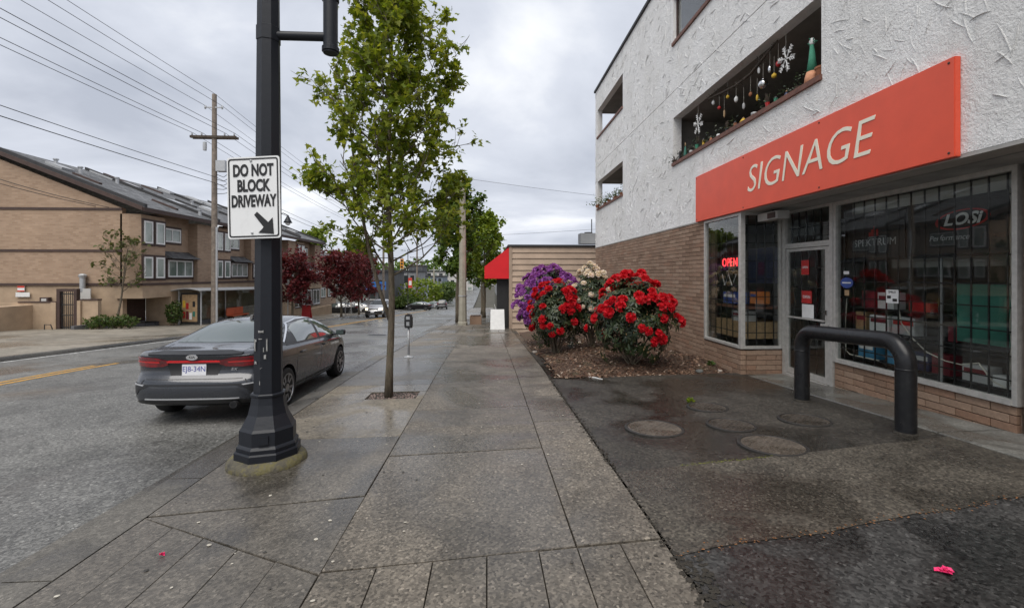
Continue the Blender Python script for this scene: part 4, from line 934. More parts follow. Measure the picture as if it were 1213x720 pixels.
# ================================================================ LAMP POST AND TRAFFIC SIGN
lx, ly = -2.22, 4.86; lz = P(lx, ly)
t = thing('lamp_post', 'tall black octagonal street lamp post with flared base on the kerb', 'lamp post', (lx, ly, lz), R(14))
o8 = R(22.5)
_f = MB().lathe([(.38, -.05), (.372, .03), (.355, .06), (.33, .075), (.31, .085)], seg=40); _f.v = [(v[0]*(1+.05*mnoise.noise(Vector(v)*4)+.03*mnoise.noise(Vector(v)*14)), v[1]*(1+.05*mnoise.noise(Vector(v)*4)), v[2]+.008*mnoise.noise(Vector(v)*9)) for v in _f.v]
_f.build('footing', 'moss_concrete', t, True)
MB().lathe([(.31, .07), (.31, .15), (.30, .165), (.288, .165), (.29, .20), (.278, .215), (.266, .225), (.264, .36), (.245, .385), (.188, .50), (.164, .60), (.154, .68)], seg=8, rot=o8).build('base', 'lamp_black', t)
MB().lathe([(.162, .675), (.168, .685), (.168, .70), (.158, .71)], seg=8, rot=o8).build('collar', 'lamp_black', t)
MB().lathe([(.137, .70), (.090, 6.6)], seg=8, rot=o8).build('shaft', 'lamp_black', t)
MB().box(-.045, .045, -.262, -.24, .25, .33).build('access_plate', 'lamp_black', t)
# torn poster remains
simple('paper_scrap', (.30, .30, .29), .8, .3, 18)
for (a, z, ww, hh) in ((-1.9, 1.33, .055, .03), (-1.95, 1.26, .035, .012), (-2.5, 1.18, .02, .10), (-2.42, 1.24, .035, .02), (-1.50, 1.2, .012, .14), (-1.62, 1.08, .02, .05), (-2.4, 1.02, .03, .03), (-1.9, .97, .02, .008), (-1.72, 1.15, .008, .05), (-2.0, .82, .008, .04)):
    r_ = .128; c_ = Vector((math.cos(a)*r_, math.sin(a)*r_, z)); n_ = Vector((math.cos(a), math.sin(a), 0)); s_ = Vector((-n_.y, n_.x, 0)); o = MB()
    pl = [c_+s_*x*ww/2+Vector((0, 0, y*hh/2+random.uniform(-.006, .006))) for x, y in ((-1, -1), (.2, -.8), (1, -1), (.8, 0), (1, 1), (0, .7), (-1, 1))]
    o.prism(pl, n_*.004, n_*.008); o.build('poster_scrap', 'paper_scrap', t)
# side arm and basket tube (leans to the right and slightly back)
za = H+(HZ-52)/F*4.9-lz
da = Vector((math.cos(-R(14)), math.sin(-R(14)), 0))       # world +X in local frame
arm_end = da*.62
MB().tube([da*.09+Vector((0, 0, za)), arm_end+Vector((0, 0, za))], .045, 12).build('bracket_arm', 'lamp_black', t, R(40))
MB().tube([arm_end+Vector((0, 0, za-.17)), arm_end+Vector((0, 0, za+1.9))], .072, 16).build('banner_tube', 'lamp_black', t, R(40))
for z in (za+.36, za-.16): MB().lathe([(.073, 0), (.085, .008), (.085, .05), (.073, .058)], arm_end+Vector((0, 0, z)), 16).build('tube_collar', 'lamp_black', t)
MB().lathe([(.108, za-.075), (.115, za-.07), (.115, za+.07), (.108, za+.075)], seg=8, rot=o8).build('clamp', 'lamp_black', t)
for s_ in (-1, 1): MB().tube([(0, 0, 6.55), Vector((0, 0, 6.75)), da*s_*.45+Vector((0, 0, 6.85))], .035, 8).build('lamp_arm', 'lamp_black', t); MB().lathe([(.05, 0), (.16, -.22), (.19, -.26), (.1, -.3)], da*s_*.45+Vector((0, 0, 6.85)), 16).build('lamp_shade', 'lamp_black', t, True)

# DO NOT BLOCK DRIVEWAY
pl = atY(270, 284, ly-.30); pr = atY(336, 284, ly-.24); ptl = atY(270, 188, ly-.30)
SW = .55; SH = .80; cz = H+(HZ-236.5)/F*4.72
sg = thing('traffic_sign', 'white DO NOT BLOCK DRIVEWAY sign with arrow on the black lamp post', 'sign', (lx-.055, ly-.19, cz-.01), R(-9))
def rrect(wd, ht, r, n=5):
    o = []
    for cx_, cy_, a0 in ((wd/2-r, ht/2-r, 0), (-wd/2+r, ht/2-r, 90), (-wd/2+r, -ht/2+r, 180), (wd/2-r, -ht/2+r, 270)):
        for i in range(n+1): a = R(a0+90*i/n); o.append((cx_+r*math.cos(a), cy_+r*math.sin(a)))
    return o
roll = Matrix.Rotation(R(-1.2), 4, 'Y')
pts = [roll @ Vector((x, 0, z)) for x, z in rrect(SW, SH, .03)]; MB().prism(pts, (0, 0, 0), (0, .004, 0)).build('panel', 'sign_white', sg)
ou = [roll @ Vector((x, -.003, z)) for x, z in rrect(SW-.03, SH-.03, .026)]; inn = [roll @ Vector((x, -.003, z)) for x, z in rrect(SW-.058, SH-.058, .018)]; n = len(ou)
MB().add(ou+inn, [(i, (i+1) % n, n+(i+1) % n, n+i) for i in range(n)]).build('border', 'sign_black', sg)
for tx, z, sx_, bx in (('DO NOT', .262, .66, 0), ('BLOCK', .112, .66, 0), ('DRIVEWAY', -.038, .585, 0)):
    textmesh(tx, .158, 'sign_black', 'lettering', sg, frameM(roll @ Vector((bx, -.004, z)), roll @ Vector((1, 0, 0)), roll @ Vector((0, 0, 1))), .0008, sx=sx_, bold=.006)
ar = [(-.10, .055), (-.075, .085), (.035, -.02), (.065, .01), (.085, -.11), (-.04, -.09), (.005, -.055)]
ar = [(-.115, .07), (-.085, .10), (.03, -.005), (.075, .04), (.085, -.12), (-.075, -.105), (-.03, -.065), (-.02, -.05)]
MB().prism([roll @ Vector((x+.12, -.0045, z-.24)) for x, z in ar], (0, 0, 0), (0, -.0008, 0)).build('arrow', 'sign_black', sg)
for z in (.36, -.345): MB().lathe([(.012, 0), (.012, .006), (.006, .010)], (0, 0, 0), 8, roll @ Matrix.Translation((-.02, -.002, z)) @ Matrix.Rotation(R(90), 4, 'X')).build('bolt', 'galvanised', sg)
for z in (.25, -.25): MB().box(-.11, .23, .006, .03, z-.02, z+.02).build('strap', 'galvanised', sg)

# ================================================================ TREES AND SHRUBS
def leafshape(kind):
    if kind == 'maple':
        a = [(0, -.15), (.12, -.02), (.42, -.12), (.30, .10), (.50, .32), (.25, .32), (.20, .48), (0, .85), (-.20, .48), (-.25, .32), (-.50, .32), (-.30, .10), (-.42, -.12), (-.12, -.02)]
        return a
    if kind == 'long': return [(0, 0), (.13, .25), (.17, .55), (.1, .85), (0, 1), (-.1, .85), (-.17, .55), (-.13, .25)]
    return [(0, -.1), (.4, .15), (.35, .55), (0, .9), (-.35, .55), (-.4, .15)]
def add_leaf(mb, p, d, n, size, shp, fold=.25):
    d = d.normalized(); s = d.cross(n)
    if s.length < 1e-4: s = d.orthogonal()
    s.normalize(); n = s.cross(d)
    vs = [p+s*(x*size)+d*(y*size)+n*(abs(x)*fold*size-.2*size*y*y) for x, y in shp]
    mb.add(vs, [tuple(range(len(shp)))])
def rv(rg): 
    while True:
        v = Vector((rg.uniform(-1, 1), rg.uniform(-1, 1), rg.uniform(-1, 1)))
        if .01 < v.length < 1: return v.normalized()
def tree(name, label, base, height, trunk_r, crown_z0, crown_r, nl, leafsize, leafmat_, limbs=34, seed=1, group=None, shape='oval', lean=(0, 0), leader2=False, kind='maple', cat='tree', per=9, spread=.16):
    rg = random.Random(seed); t = thing(name, label, cat, base, group=group)
    tk = MB(); br = MB(); tips = []
    def tr(z): q = z/height; return Vector((lean[0]*q+.025*math.sin(z*1.7+seed), lean[1]*q+.025*math.cos(z*1.3+seed), z))
    n = 14; pts = [tr(height*.97*i/n) for i in range(n+1)]; rad = [trunk_r*(1.25 if i == 0 else 1)*(1-.9*(i/n)**1.1)+.004 for i in range(n+1)]; tk.tube(pts, rad, 10)
    def prof(q):
        if shape == 'oval': return max(.12, math.sin(math.pi*min(1, max(0, .10+.86*q)))**.62)*(1.06-.28*q)
        if shape == 'broad': return max(.15, math.sin(math.pi*min(1, max(0, .30+.68*q)))**.6)*(1.0+.12*math.sin(q*19))
        if shape == 'round': return max(.2, math.sin(math.pi*min(1, max(0, .14+.80*q)))**.5)
        return 1-q*.7
    if leader2:
        q0 = tr(crown_z0*.62); pp = [q0]; 
        for i in range(1, 8): z = q0.z+i*(height*.72-q0.z)/7; pp.append(tr(z)+Vector((-.17-.09*i, .02*i, 0))*(1 if i > 1 else .8))
        tk.tube(pp, [trunk_r*.55*(1-.8*i/7)+.004 for i in range(8)], 8)
    def branch(p0, d, L, r, lvl):
        n_ = 4 if lvl else 5; pts = [p0]; dd = d.copy()
        for i in range(n_):
            dd = (dd+Vector((0, 0, .13))+rv(rg)*.17).normalized(); pts.append(pts[-1]+dd*L/n_)
        br.tube(pts, [r*(1-.8*i/n_)+.0015 for i in range(n_+1)], 6 if lvl == 0 else 4, cap=False)
        if lvl < 2:
            k_ = rg.randint(4, 6) if lvl == 0 else rg.randint(3, 4)
            for j in range(k_):
                f_ = rg.uniform(.25, 1); i = min(n_-1, int(f_*n_)); p = pts[i].lerp(pts[i+1], f_*n_-i)
                side = dd.cross(rv(rg)).normalized(); branch(p, (dd*.65+side*.8).normalized(), L*rg.uniform(.32, .55), r*.5, lvl+1)
        if lvl >= 1:
            for i in range(1, n_+1): tips.append((pts[i], dd))
    for k_ in range(limbs):
        q = (k_+rg.random())/limbs; z = crown_z0+(height*.95-crown_z0)*q*.93; a = k_*2.4+rg.uniform(-.4, .4); up = .35+.6*q
        L = crown_r*prof(q)*rg.uniform(.72, 1.12); branch(tr(z), Vector((math.cos(a), math.sin(a), up)).normalized(), L, trunk_r*.33*(1-.6*q), 0)
    tk.build('trunk', 'bark', t, True); br.build('branches', 'bark', t, True, fix=False)
    lv = MB(); shp = leafshape(kind); cnt = 0
    while cnt < nl:
        p, d = rg.choice(tips); m = rg.randint(3, per)
        for j in range(m):
            q = p+rv(rg)*rg.random()*spread; ld = (rv(rg)+Vector((0, 0, -.35))+d*.3).normalized(); nn = (rv(rg)*.8+Vector((0, 0, 1))).normalized()
            add_leaf(lv, q, ld, nn, leafsize*rg.uniform(.6, 1.15), shp); cnt += 1
    lv.build('crown', leafmat_, t, fix=False, kind='stuff'); return t
tree('street_tree', 'slender maple tree with light green leaves in the gravel pit by the pavement', (TX, TY, P(TX, TY)-.03), 7.4, .056, 1.9, 1.45, 14000, .108, 'leaf_maple', 50, 5, leader2=True, shape='broad', group='street trees', per=8, spread=.17)

def rhodo(label, base, rx, ry, h, petal, nt_, nleaf, seed, zlow=.03, trs=.11, flip=0.0, tmin=.25):
    rg = random.Random(seed); t = thing('rhododendron', label, 'shrub', base, group='flowering rhododendrons in the mulch bed')
    st = MB(); lv = MB(); bd = MB(); shp = leafshape('long')
    def pt(u=None, deep=None):
        d = rv(rg); d.z = abs(d.z)*1.0 if rg.random() < .72 else -abs(d.z)*.55
        d.normalize()
        if d.z < 0:
            hl = max(1e-3, math.hypot(d.x, d.y)); g_ = max(.86, hl)/hl; d.x *= g_; d.y *= g_
        k_ = 1+.20*mnoise.noise(d*2.3+Vector((seed*3.1, 0, 0)))+.10*mnoise.noise(d*5.1+Vector((0, seed, 0)))
        if deep: k_ *= rg.uniform(deep, 1)
        zc = h*.52; return Vector((d.x*rx*k_, d.y*ry*k_, zc+d.z*h*.49*k_)), d
    whorls = [pt(deep=.62) for _ in range(int(nleaf/9))]
    for i in range(16):
        p, d = whorls[rg.randrange(len(whorls))]; b0 = Vector((rg.gauss(0, .05), rg.gauss(0, .05), -.05)); mdl = b0.lerp(p, .5)+Vector((0, 0, .12)); st.tube([b0, mdl, p], [.022, .014, .006], 5, cap=False)
    for p, d in whorls:
        if p.z < zlow: continue
        ax = (d+Vector((0, 0, .5))).normalized(); s0 = ax.orthogonal().normalized(); c0 = ax.cross(s0)
        for j in range(9):
            a = j*.7+rg.random()*.3; o_ = (s0*math.cos(a)+c0*math.sin(a))
            add_leaf(lv, p+o_*.012, o_+ax*rg.uniform(-.35, .35), ax, rg.uniform(.10, .155), shp, .3)
        if rg.random() < .22: q = p+ax*.03; bd.lathe([(.004, 0), (.012, .018), (.009, .04), (.001, .055)], q, 6)
    st.build('stems', 'bark', t, True, fix=False); lv.build('foliage', 'leaf_rhodo', t, fix=False, kind='stuff')
    bd.build('buds', 'bud', t, fix=False, kind='stuff')
    vari = []
    for v in range(4):
        mb = MB()
        for j in range(15):
            d = rv(rg); d.z = abs(d.z)*.9+.05; d.normalize(); c_ = d*trs*.62; s0 = d.orthogonal().normalized(); c0 = d.cross(s0); r_ = trs*.52; ph = rg.random()*6
            vs = [c_-d*trs*.15]
            for m in range(10):
                a = ph+m*math.pi/5; rr = r_*(1 if m % 2 == 0 else .66)*rg.uniform(.85, 1.1); vs.append(c_+(s0*math.cos(a)+c0*math.sin(a))*rr+d*trs*(.28 if m % 2 == 0 else .2)*rg.uniform(.6, 1.3))
            mb.add(vs, [(0, m+1, (m+1) % 10+1) for m in range(10)])
        q_ = trs*.62; mb.add([(q_, 0, .2*q_), (0, q_, .2*q_), (-q_, 0, .2*q_), (0, -q_, .2*q_), (0, 0, q_*1.05), (0, 0, -.1*q_)], [(0, 1, 4), (1, 2, 4), (2, 3, 4), (3, 0, 4), (1, 0, 5), (2, 1, 5), (3, 2, 5), (0, 3, 5)])
        vari.append(mb.mesh('flower_truss', petal))
    cl = []; k_ = 0; tries = 0
    while k_ < nt_ and tries < 6000:
        tries += 1; p, d = pt()
        if p.z < h*tmin or d.z < -.45: continue
        if any((p-c_).length < trs*1.02 for c_ in cl): continue
        if mnoise.noise(p*1.9+Vector((seed*7.7, 0, 0)))+.30*(p.z/h-.5) < .02 and rg.random() < .93: continue
        cl.append(p); o = link('flower_truss', vari[k_ % 4], t); o.location = p+d*.02; o.rotation_euler = (d+Vector((0, 0, .4))).to_track_quat('Z', 'Y').to_euler(); s_ = rg.uniform(.8, 1.25); o.scale = (s_, s_, s_*.9); k_ += 1
    return t
b = lambda x, y: (x, y, bedz(x, y)-.02)
rhodo('rounded rhododendron covered in red blossom, nearest in the bed', b(3.12, 9.8), .86, .82, 1.84, 'petal_red', 80, 4200, 3, tmin=.30)
rhodo('smaller red rhododendron in front of the purple one', b(1.86, 12.4), .66, .7, 1.95, 'petal_red', 64, 3400, 8, tmin=.12)
rhodo('purple rhododendron against the tan siding', b(1.98, 15.0), 1.0, .95, 2.4, 'petal_purple', 130, 3400, 12, tmin=.06, trs=.125)
rhodo('white rhododendron behind the nearest red one', b(2.95, 12.8), .72, .75, 2.2, 'petal_white', 60, 3200, 21, tmin=.45, trs=.08)
# small weeds
def weed(p, label, n=26, s=.05, mat='leaf_bush', nm='weed'):
    mb = MB(); rg = random.Random(int(p[0]*1000))
    for i in range(n): d = rv(rg); d.z = abs(d.z); add_leaf(mb, Vector((0, 0, 0))+d*s*.6, d+Vector((0, 0, .2)), rv(rg), s*rg.uniform(.5, 1.2), leafshape('oval'))
    o = mb.build(nm, mat, fix=False); o.location = p; return tag(o, label, 'weed')
p = gp(818, 476, 0, dz_); weed((p.x, p.y, p.z), 'tuft of yellow green weed between the manhole covers', 40, .05, 'leaf_yellowgreen')
p = gp(846, 427); weed((4.75, 9.6, bedz(4.75, 9.6)), 'small weed at the foot of the brick wall', 30, .07)

# ================================================================ PARKING METER
p = gp(484, 423, 0, P); t = thing('parking_meter', 'grey headed parking meter on a pole at the kerb', 'parking meter', (p.x, p.y, P(p.x, p.y)), R(-8))
MB().lathe([(.12, 0), (.12, .012), (.05, .03), (.032, .05)], seg=16).build('base_flange', 'galvanised', t); MB().tube([(0, 0, .02), (0, 0, .78)], .028, 10).build('pole', 'galvanised', t, True)
prof = [(-.085, .76), (.085, .76), (.095, .84), (.095, 1.02), (.07, 1.10), (.0, 1.13), (-.07, 1.10), (-.095, 1.02), (-.095, .84)]
MB().prism([Vector((x, 0, z)) for x, z in prof], (0, -.06, 0), (0, .06, 0)).build('head', 'trim_black', t); MB().box(-.05, .05, -.066, -.058, .98, 1.06).build('display', 'galvanised', t); MB().box(-.04, .04, -.068, -.058, .82, .92).build('coin_plate', 'galvanised', t)

# ================================================================ VEHICLES
def pl_interp(tab, x):
    if x <= tab[0][0]: return tab[0][1]
    for (a, va), (b_, vb) in zip(tab, tab[1:]):
        if x <= b_:
            q = (x-a)/(b_-a); return va+(vb-va)*q
    return tab[-1][1]
SEDAN = dict(L=4.64,
    wid=[(0, .80), (.12, .845), (.35, .872), (.8, .893), (1.6, .90), (2.9, .90), (3.7, .888), (4.2, .85), (4.45, .78), (4.64, .66)],
    bot=[(0, .30), (.3, .22), (.8, .20), (3.9, .19), (4.4, .21), (4.64, .26)],
    belt=[(0, .955), (.12, .99), (.5, 1.005), (1.0, .985), (2.0, .955), (3.0, .925), (3.6, .90), (4.1, .83), (4.45, .735), (4.64, .62)],
    top=[(0, .99), (.10, 1.045), (.30, 1.055), (.62, 1.075), (.95, 1.185), (1.3, 1.315), (1.65, 1.395), (2.0, 1.428), (2.35, 1.432), (2.7, 1.405), (3.0, 1.335), (3.4, 1.175), (3.72, 1.03), (3.95, .965), (4.2, .91), (4.45, .81), (4.64, .66)],
    rail=[(0, .76), (.4, .76), (.75, .735), (1.1, .69), (1.6, .65), (2.4, .64), (2.9, .655), (3.4, .70), (3.8, .74), (4.3, .71), (4.64, .5)],
    wheels=(.93, 3.63), wr=.327, track=.775)
SUV = dict(L=4.6,
    wid=[(0, .80), (.15, .86), (.5, .89), (1.6, .905), (3.2, .905), (4.0, .89), (4.35, .84), (4.6, .72)],
    bot=[(0, .38), (.4, .30), (4.1, .29), (4.6, .36)],
    belt=[(0, 1.06), (.5, 1.08), (2.5, 1.06), (3.4, 1.03), (4.1, .98), (4.45, .90), (4.6, .80)],
    top=[(0, 1.10), (.06, 1.45), (.22, 1.66), (.5, 1.71), (1.5, 1.745), (2.3, 1.735), (2.75, 1.66), (3.1, 1.42), (3.45, 1.16), (3.7, 1.09), (4.2, 1.02), (4.45, .95), (4.6, .84)],
    rail=[(0, .68), (.3, .62), (1.5, .62), (2.6, .63), (3.1, .68), (3.6, .74), (4.2, .76), (4.6, .6)],
    wheels=(.85, 3.6), wr=.36, track=.775)
def carbody(D, xs):
    rings = []
    for x in xs:
        w_ = pl_interp(D['wid'], x); zb = pl_interp(D['bot'], x); be = pl_interp(D['belt'], x); tp = pl_interp(D['top'], x); ra = min(pl_interp(D['rail'], x), w_*.9); gh = max(0, min(1, (tp-be-.08)/.25))
        h_ = be-zb
        ring = [(0, zb), (w_*.86, zb), (w_*.955, zb+.07), (w_*.972, zb+h_*.30), (w_*.985, zb+h_*.50), (w_*.99, zb+h_*.62), (w_*1.0, zb+h_*.80), (w_*.975, be-.035), (w_*(.935-.0*gh), be)]
        i7 = ring[-1]; rz = tp-(.055*gh+.012)
        ring.append((i7[0]+(ra-i7[0])*(.33 if gh > .2 else .4), i7[1]+(rz-i7[1])*(.48 if gh > .2 else .6)))
        ring += [(ra, rz), (ra*.72, tp-.016), (0, tp)]
        rings.append((x, ring))
    return rings
def warp(D, x, y, z):
    L = D['L']; w_ = max(.3, pl_interp(D['wid'], x)); q = min(1, abs(y)/w_)
    k_ = 1-sst(0, .7, x); e_ = D.get('tail', [(.2, .09), (.30, .03), (.42, .0), (.60, .0), (.645, .02), (.70, .10), (.80, .105), (.90, .07), (.96, .035), (1.03, .03), (1.06, .05), (1.5, .12)])
    x += k_*(pl_interp(e_, z)+.13*q**5)
    k2 = 1-sst(0, .9, L-x); x -= max(0, k2)*(.02+.22*q**3+pl_interp([(.2, .05), (.5, 0), (.62, .0), (.8, .08), (1.2, .2)], z))
    return Vector((x, y, z))
def make_car(D, label, paintm, loc, rz, rx, full=True, group=None, rear=True, sc=1.0, name='sedan_car', cat='car'):
    t = thing(name, label, cat, loc, rz, group, rx); t.scale = sc if isinstance(sc, tuple) else (sc, sc, sc)
    L = D['L']; xs = [0, .06, .14, .26, .42, .62, .85, 1.1, 1.35, 1.6, 1.85, 2.1, 2.35, 2.6, 2.85, 3.1, 3.35, 3.6, 3.8, 4.0, 4.2, 4.35, 4.48, L-.06, L]
    xs = [x for x in xs if x <= L]
    rings = carbody(D, xs); bm = bmesh.new(); G_ = []
    for x, ring in rings:
        row = []
        for (y, z) in ring: row.append(bm.verts.new(warp(D, x, y, z)))
        left = [bm.verts.new(warp(D, x, -y, z)) for (y, z) in ring[1:-1]]
        G_.append(row+left[::-1])
    n = len(G_[0])
    for a, b_ in zip(G_, G_[1:]):
        for i in range(n): bm.faces.new((a[i], a[(i+1) % n], b_[(i+1) % n], b_[i]))
    for idx in (0, -1):                                    # end caps as rows of quads
        x, ring = rings[idx]; g = G_[idx]; m = len(ring); cols = 7; rows = []
        for i in range(1, m-1):
            y, z = ring[i]; row = [g[i]]+[bm.verts.new(warp(D, x, y*(1-2*j/cols), z)) for j in range(1, cols)]+[g[n-i]]; rows.append(row)
        for ra_, rb_ in zip(rows, rows[1:]):
            for j in range(cols): bm.faces.new((ra_[j], ra_[j+1], rb_[j+1], rb_[j]))
        bm.faces.new(rows[0]+[g[0]]); bm.faces.new(rows[-1]+[g[m-1]])
    bmesh.ops.recalc_face_normals(bm, faces=bm.faces)
    me = bpy.data.meshes.new('body'); bm.to_mesh(me); bm.free()
    tmp = bpy.data.objects.new('tmp', me); C.objects.link(tmp)
    tmp.modifiers.new('s', 'SUBSURF').levels = 2
    dg = bpy.context.evaluated_depsgraph_get(); smooth_me = bpy.data.meshes.new_from_object(tmp.evaluated_get(dg))
    bvb = bmesh.new(); bvb.from_mesh(smooth_me); bvh = BVHTree.FromBMesh(bvb); bvb.free()
    # wheel arches
    cut = []
    for wx in D['wheels']:
        cb = MB().lathe([(D['wr']+.045, -1.2), (D['wr']+.045, 1.2)], (0, 0, 0), 40, Matrix.Translation((wx, 0, D['wr']+.01)) @ Matrix.Rotation(R(90), 4, 'X'))
        cm = cb.build('cutter', 'car_black'); cut.append(cm)
        md = tmp.modifiers.new('b', 'BOOLEAN'); md.operation = 'DIFFERENCE'; md.object = cm; md.solver = 'EXACT'
    smooth_me.materials.append(M[paintm])
    dg = bpy.context.evaluated_depsgraph_get(); fin = bpy.data.meshes.new_from_object(tmp.evaluated_get(dg))
    bpy.data.objects.remove(tmp)
    for c_ in cut: bpy.data.objects.remove(c_)
    fin.materials.clear(); fin.materials.append(M[paintm]); fin.materials.append(M['car_black'])
    fin.name = 'body'
    Wm = {}
    for p_ in fin.polygons:
        ce = p_.center; inw = 0
        for wx in D['wheels']:
            if abs(math.hypot(ce.x-wx, ce.z-D['wr']-.01)-D['wr']-.045) < .012 and abs(p_.normal.y) < .35: inw = 1
        if ce.z < .30 and p_.normal.z < -.5: inw = 1
        p_.material_index = inw
    fin.transform(Matrix.Rotation(R(90), 4, 'Z')); body = link('body', fin, t, R(38))    # car x (length) -> +Y
    T = Matrix.Rotation(R(90), 4, 'Z')
    def patchx(name, poly, axis, side, mat, off=.004, step=.06, parent=None, rim=True):
        # axis 'x': poly in (y,z) cast along +x from behind (side=-1) or -x from the front (side=1); 'y': poly in (x,z); 'z': poly in (x,y) cast down
        bm = bmesh.new(); bm.faces.new([bm.verts.new((a, b_, 0)) for a, b_ in poly])
        for ax in (0, 1):
            vals = [p_[ax] for p_ in poly]; q = min(vals)+step
            while q < max(vals)-1e-4:
                no = (1, 0, 0) if ax == 0 else (0, 1, 0); bmesh.ops.bisect_plane(bm, geom=bm.verts[:]+bm.edges[:]+bm.faces[:], plane_co=(q*no[0], q*no[1], 0), plane_no=no); q += step
        nr = {}
        for v in list(bm.verts):
            a, b_ = v.co.x, v.co.y
            if axis == 'x': o_ = Vector((-3*-side if side > 0 else -3, a, b_)); o_.x = -3 if side < 0 else 8; d = Vector((1 if side < 0 else -1, 0, 0))
            elif axis == 'y': o_ = Vector((a, 3*side, b_)); d = Vector((0, -side, 0))
            else: o_ = Vector((a, b_, 4)); d = Vector((0, 0, -1))
            h_, nn, _, _ = bvh.ray_cast(o_, d)
            if h_ is None: h_, nn, _, _ = bvh.find_nearest(o_+d*3)
            if nn.dot(d) > 0: nn = -nn
            v.co = h_+nn*off; nr[v] = nn
        if rim:
            r_ = bmesh.ops.extrude_edge_only(bm, edges=[e_ for e_ in bm.edges if len(e_.link_faces) == 1])
            for v in r_['geom']:
                if isinstance(v, bmesh.types.BMVert):
                    k_ = min(nr, key=lambda u: (u.co-v.co).length_squared); v.co -= nr[k_]*(off+.008)
        bmesh.ops.recalc_face_normals(bm, faces=bm.faces)
        me = bpy.data.meshes.new(name); bm.to_mesh(me); bm.free(); me.materials.append(M[mat]); me.transform(T); return link(name, me, parent or t, R(45))
    def lb(mb): 
        mb.v = [tuple(T @ Vector(v)) for v in mb.v]; return mb
    # glass
    def side_glass(poly, nm, mat):
        for s_ in (1, -1): patchx(nm, poly, 'y', s_, mat, .004, .09)
    if D is SEDAN:
        for s_ in (1, -1):
            patchx('window_surround', [(.80, 1.02), (1.15, .992), (3.62, .935), (3.45, 1.03), (3.05, 1.235), (2.75, 1.325), (2.4, 1.365), (1.95, 1.36), (1.55, 1.315), (1.2, 1.21)], 'y', s_, 'car_black', .003, .08)
            patchx('side_window', [(2.50, .99), (3.40, .965), (3.22, 1.09), (2.98, 1.215), (2.72, 1.30), (2.50, 1.335)], 'y', s_, 'car_side_glass', .006, .08)
            patchx('side_window', [(1.42, 1.012), (2.38, .992), (2.38, 1.34), (1.98, 1.335), (1.62, 1.295), (1.42, 1.235)], 'y', s_, 'car_side_glass', .006, .08)
            patchx('quarter_window', [(1.02, 1.035), (1.33, 1.018), (1.33, 1.205), (1.22, 1.16)], 'y', s_, 'car_black', .006, .08)
            patchx('window_trim', [(1.55, 1.325), (1.95, 1.372), (2.4, 1.377), (2.75, 1.337), (2.75, 1.327), (2.4, 1.366), (1.95, 1.361), (1.55, 1.315)], 'y', s_, 'chrome', .006, .08, rim=False)
            patchx('window_trim', [(.95, 1.19-.13), (1.55, 1.326), (1.57, 1.314), (.99, 1.05)], 'y', s_, 'chrome', .006, .06, rim=False)
            patchx('window_trim', [(1.0, 1.006), (3.62, .935), (3.62, .925), (1.0, .995)], 'y', s_, 'car_black', .006, .08, rim=False)
            for xa in (1.30, 2.42, 3.42):
                patchx('door_seam', [(xa, .34), (xa+.010, .34), (xa+.010+.0, .98), (xa, .98)], 'y', s_, 'car_black', .0015, .08, rim=False)
            patchx('door_seam', [(1.30, .335), (3.42, .325), (3.42, .335), (1.30, .345)], 'y', s_, 'car_black', .0015, .08, rim=False)
            patchx('sill_trim', [(1.36, .20), (3.2, .20), (3.2, .255), (1.36, .255)], 'y', s_, 'trim_black', .006, .08)
            for xa in (1.45, 2.55):
                h_, nn, _, _ = bvh.ray_cast(Vector((xa+.1, 3*s_, .835)), Vector((0, -s_, 0)))
                bmh = MB().box(xa, xa+.19, h_.y-.006 if s_ > 0 else h_.y-.026, h_.y+.026 if s_ > 0 else h_.y+.006, .82, .852); lb(bmh).build('door_handle', paintm, t)
            mbm = MB().lathe([(.02, -.10), (.075, -.085), (.085, 0), (.075, .085), (.02, .10)], (0, 0, 0), 12, Matrix.Translation((3.30, s_*.985, 1.005)) @ Matrix.Diagonal((.75, .95, .8, 1)) @ Matrix.Rotation(R(90), 4, 'X'))
            mi = lb(mbm).build('door_mirror', paintm, t, True); lb(MB().box(3.26, 3.36, s_*.88-.06, s_*.88+.08, .945, .975)).build('mirror_stalk', 'car_black', mi); lb(MB().box(3.228, 3.236, s_*.985-.07, s_*.985+.07, .96, 1.05)).build('mirror_glass', 'car_glass', mi)
        patchx('rear_window', [(.72, .60), (1.52, .545), (1.56, 0), (1.52, -.545), (.72, -.60), (.67, 0)], 'z', 0, 'car_glass', .005, .08)
        patchx('windscreen', [(2.98, .57), (3.66, .65), (3.72, 0), (3.66, -.65), (2.98, -.57), (2.93, 0)], 'z', 0, 'car_glass', .005, .08)
        for s_ in (1, -1):
            patchx('roof_seam', [(1.6, s_*.57), (2.9, s_*.585), (2.9, s_*.60), (1.6, s_*.585)], 'z', 0, 'car_black', .002, .1, rim=False)
            patchx('bonnet_seam', [(3.75, s_*.66), (4.35, s_*.58), (4.35, s_*.57), (3.75, s_*.65)], 'z', 0, 'car_black', .0015, .1, rim=False)
            patchx('boot_seam', [(.16, s_*.60), (.66, s_*.62), (.66, s_*.61), (.16, s_*.59)], 'z', 0, 'car_black', .0015, .06, rim=False)
        # rear face
        patchx('boot_lip_spoiler', [(-.60, .985), (.60, .985), (.62, 1.005), (.45, 1.03), (-.45, 1.03), (-.62, 1.005)], 'x', -1, 'car_black', .012, .05)
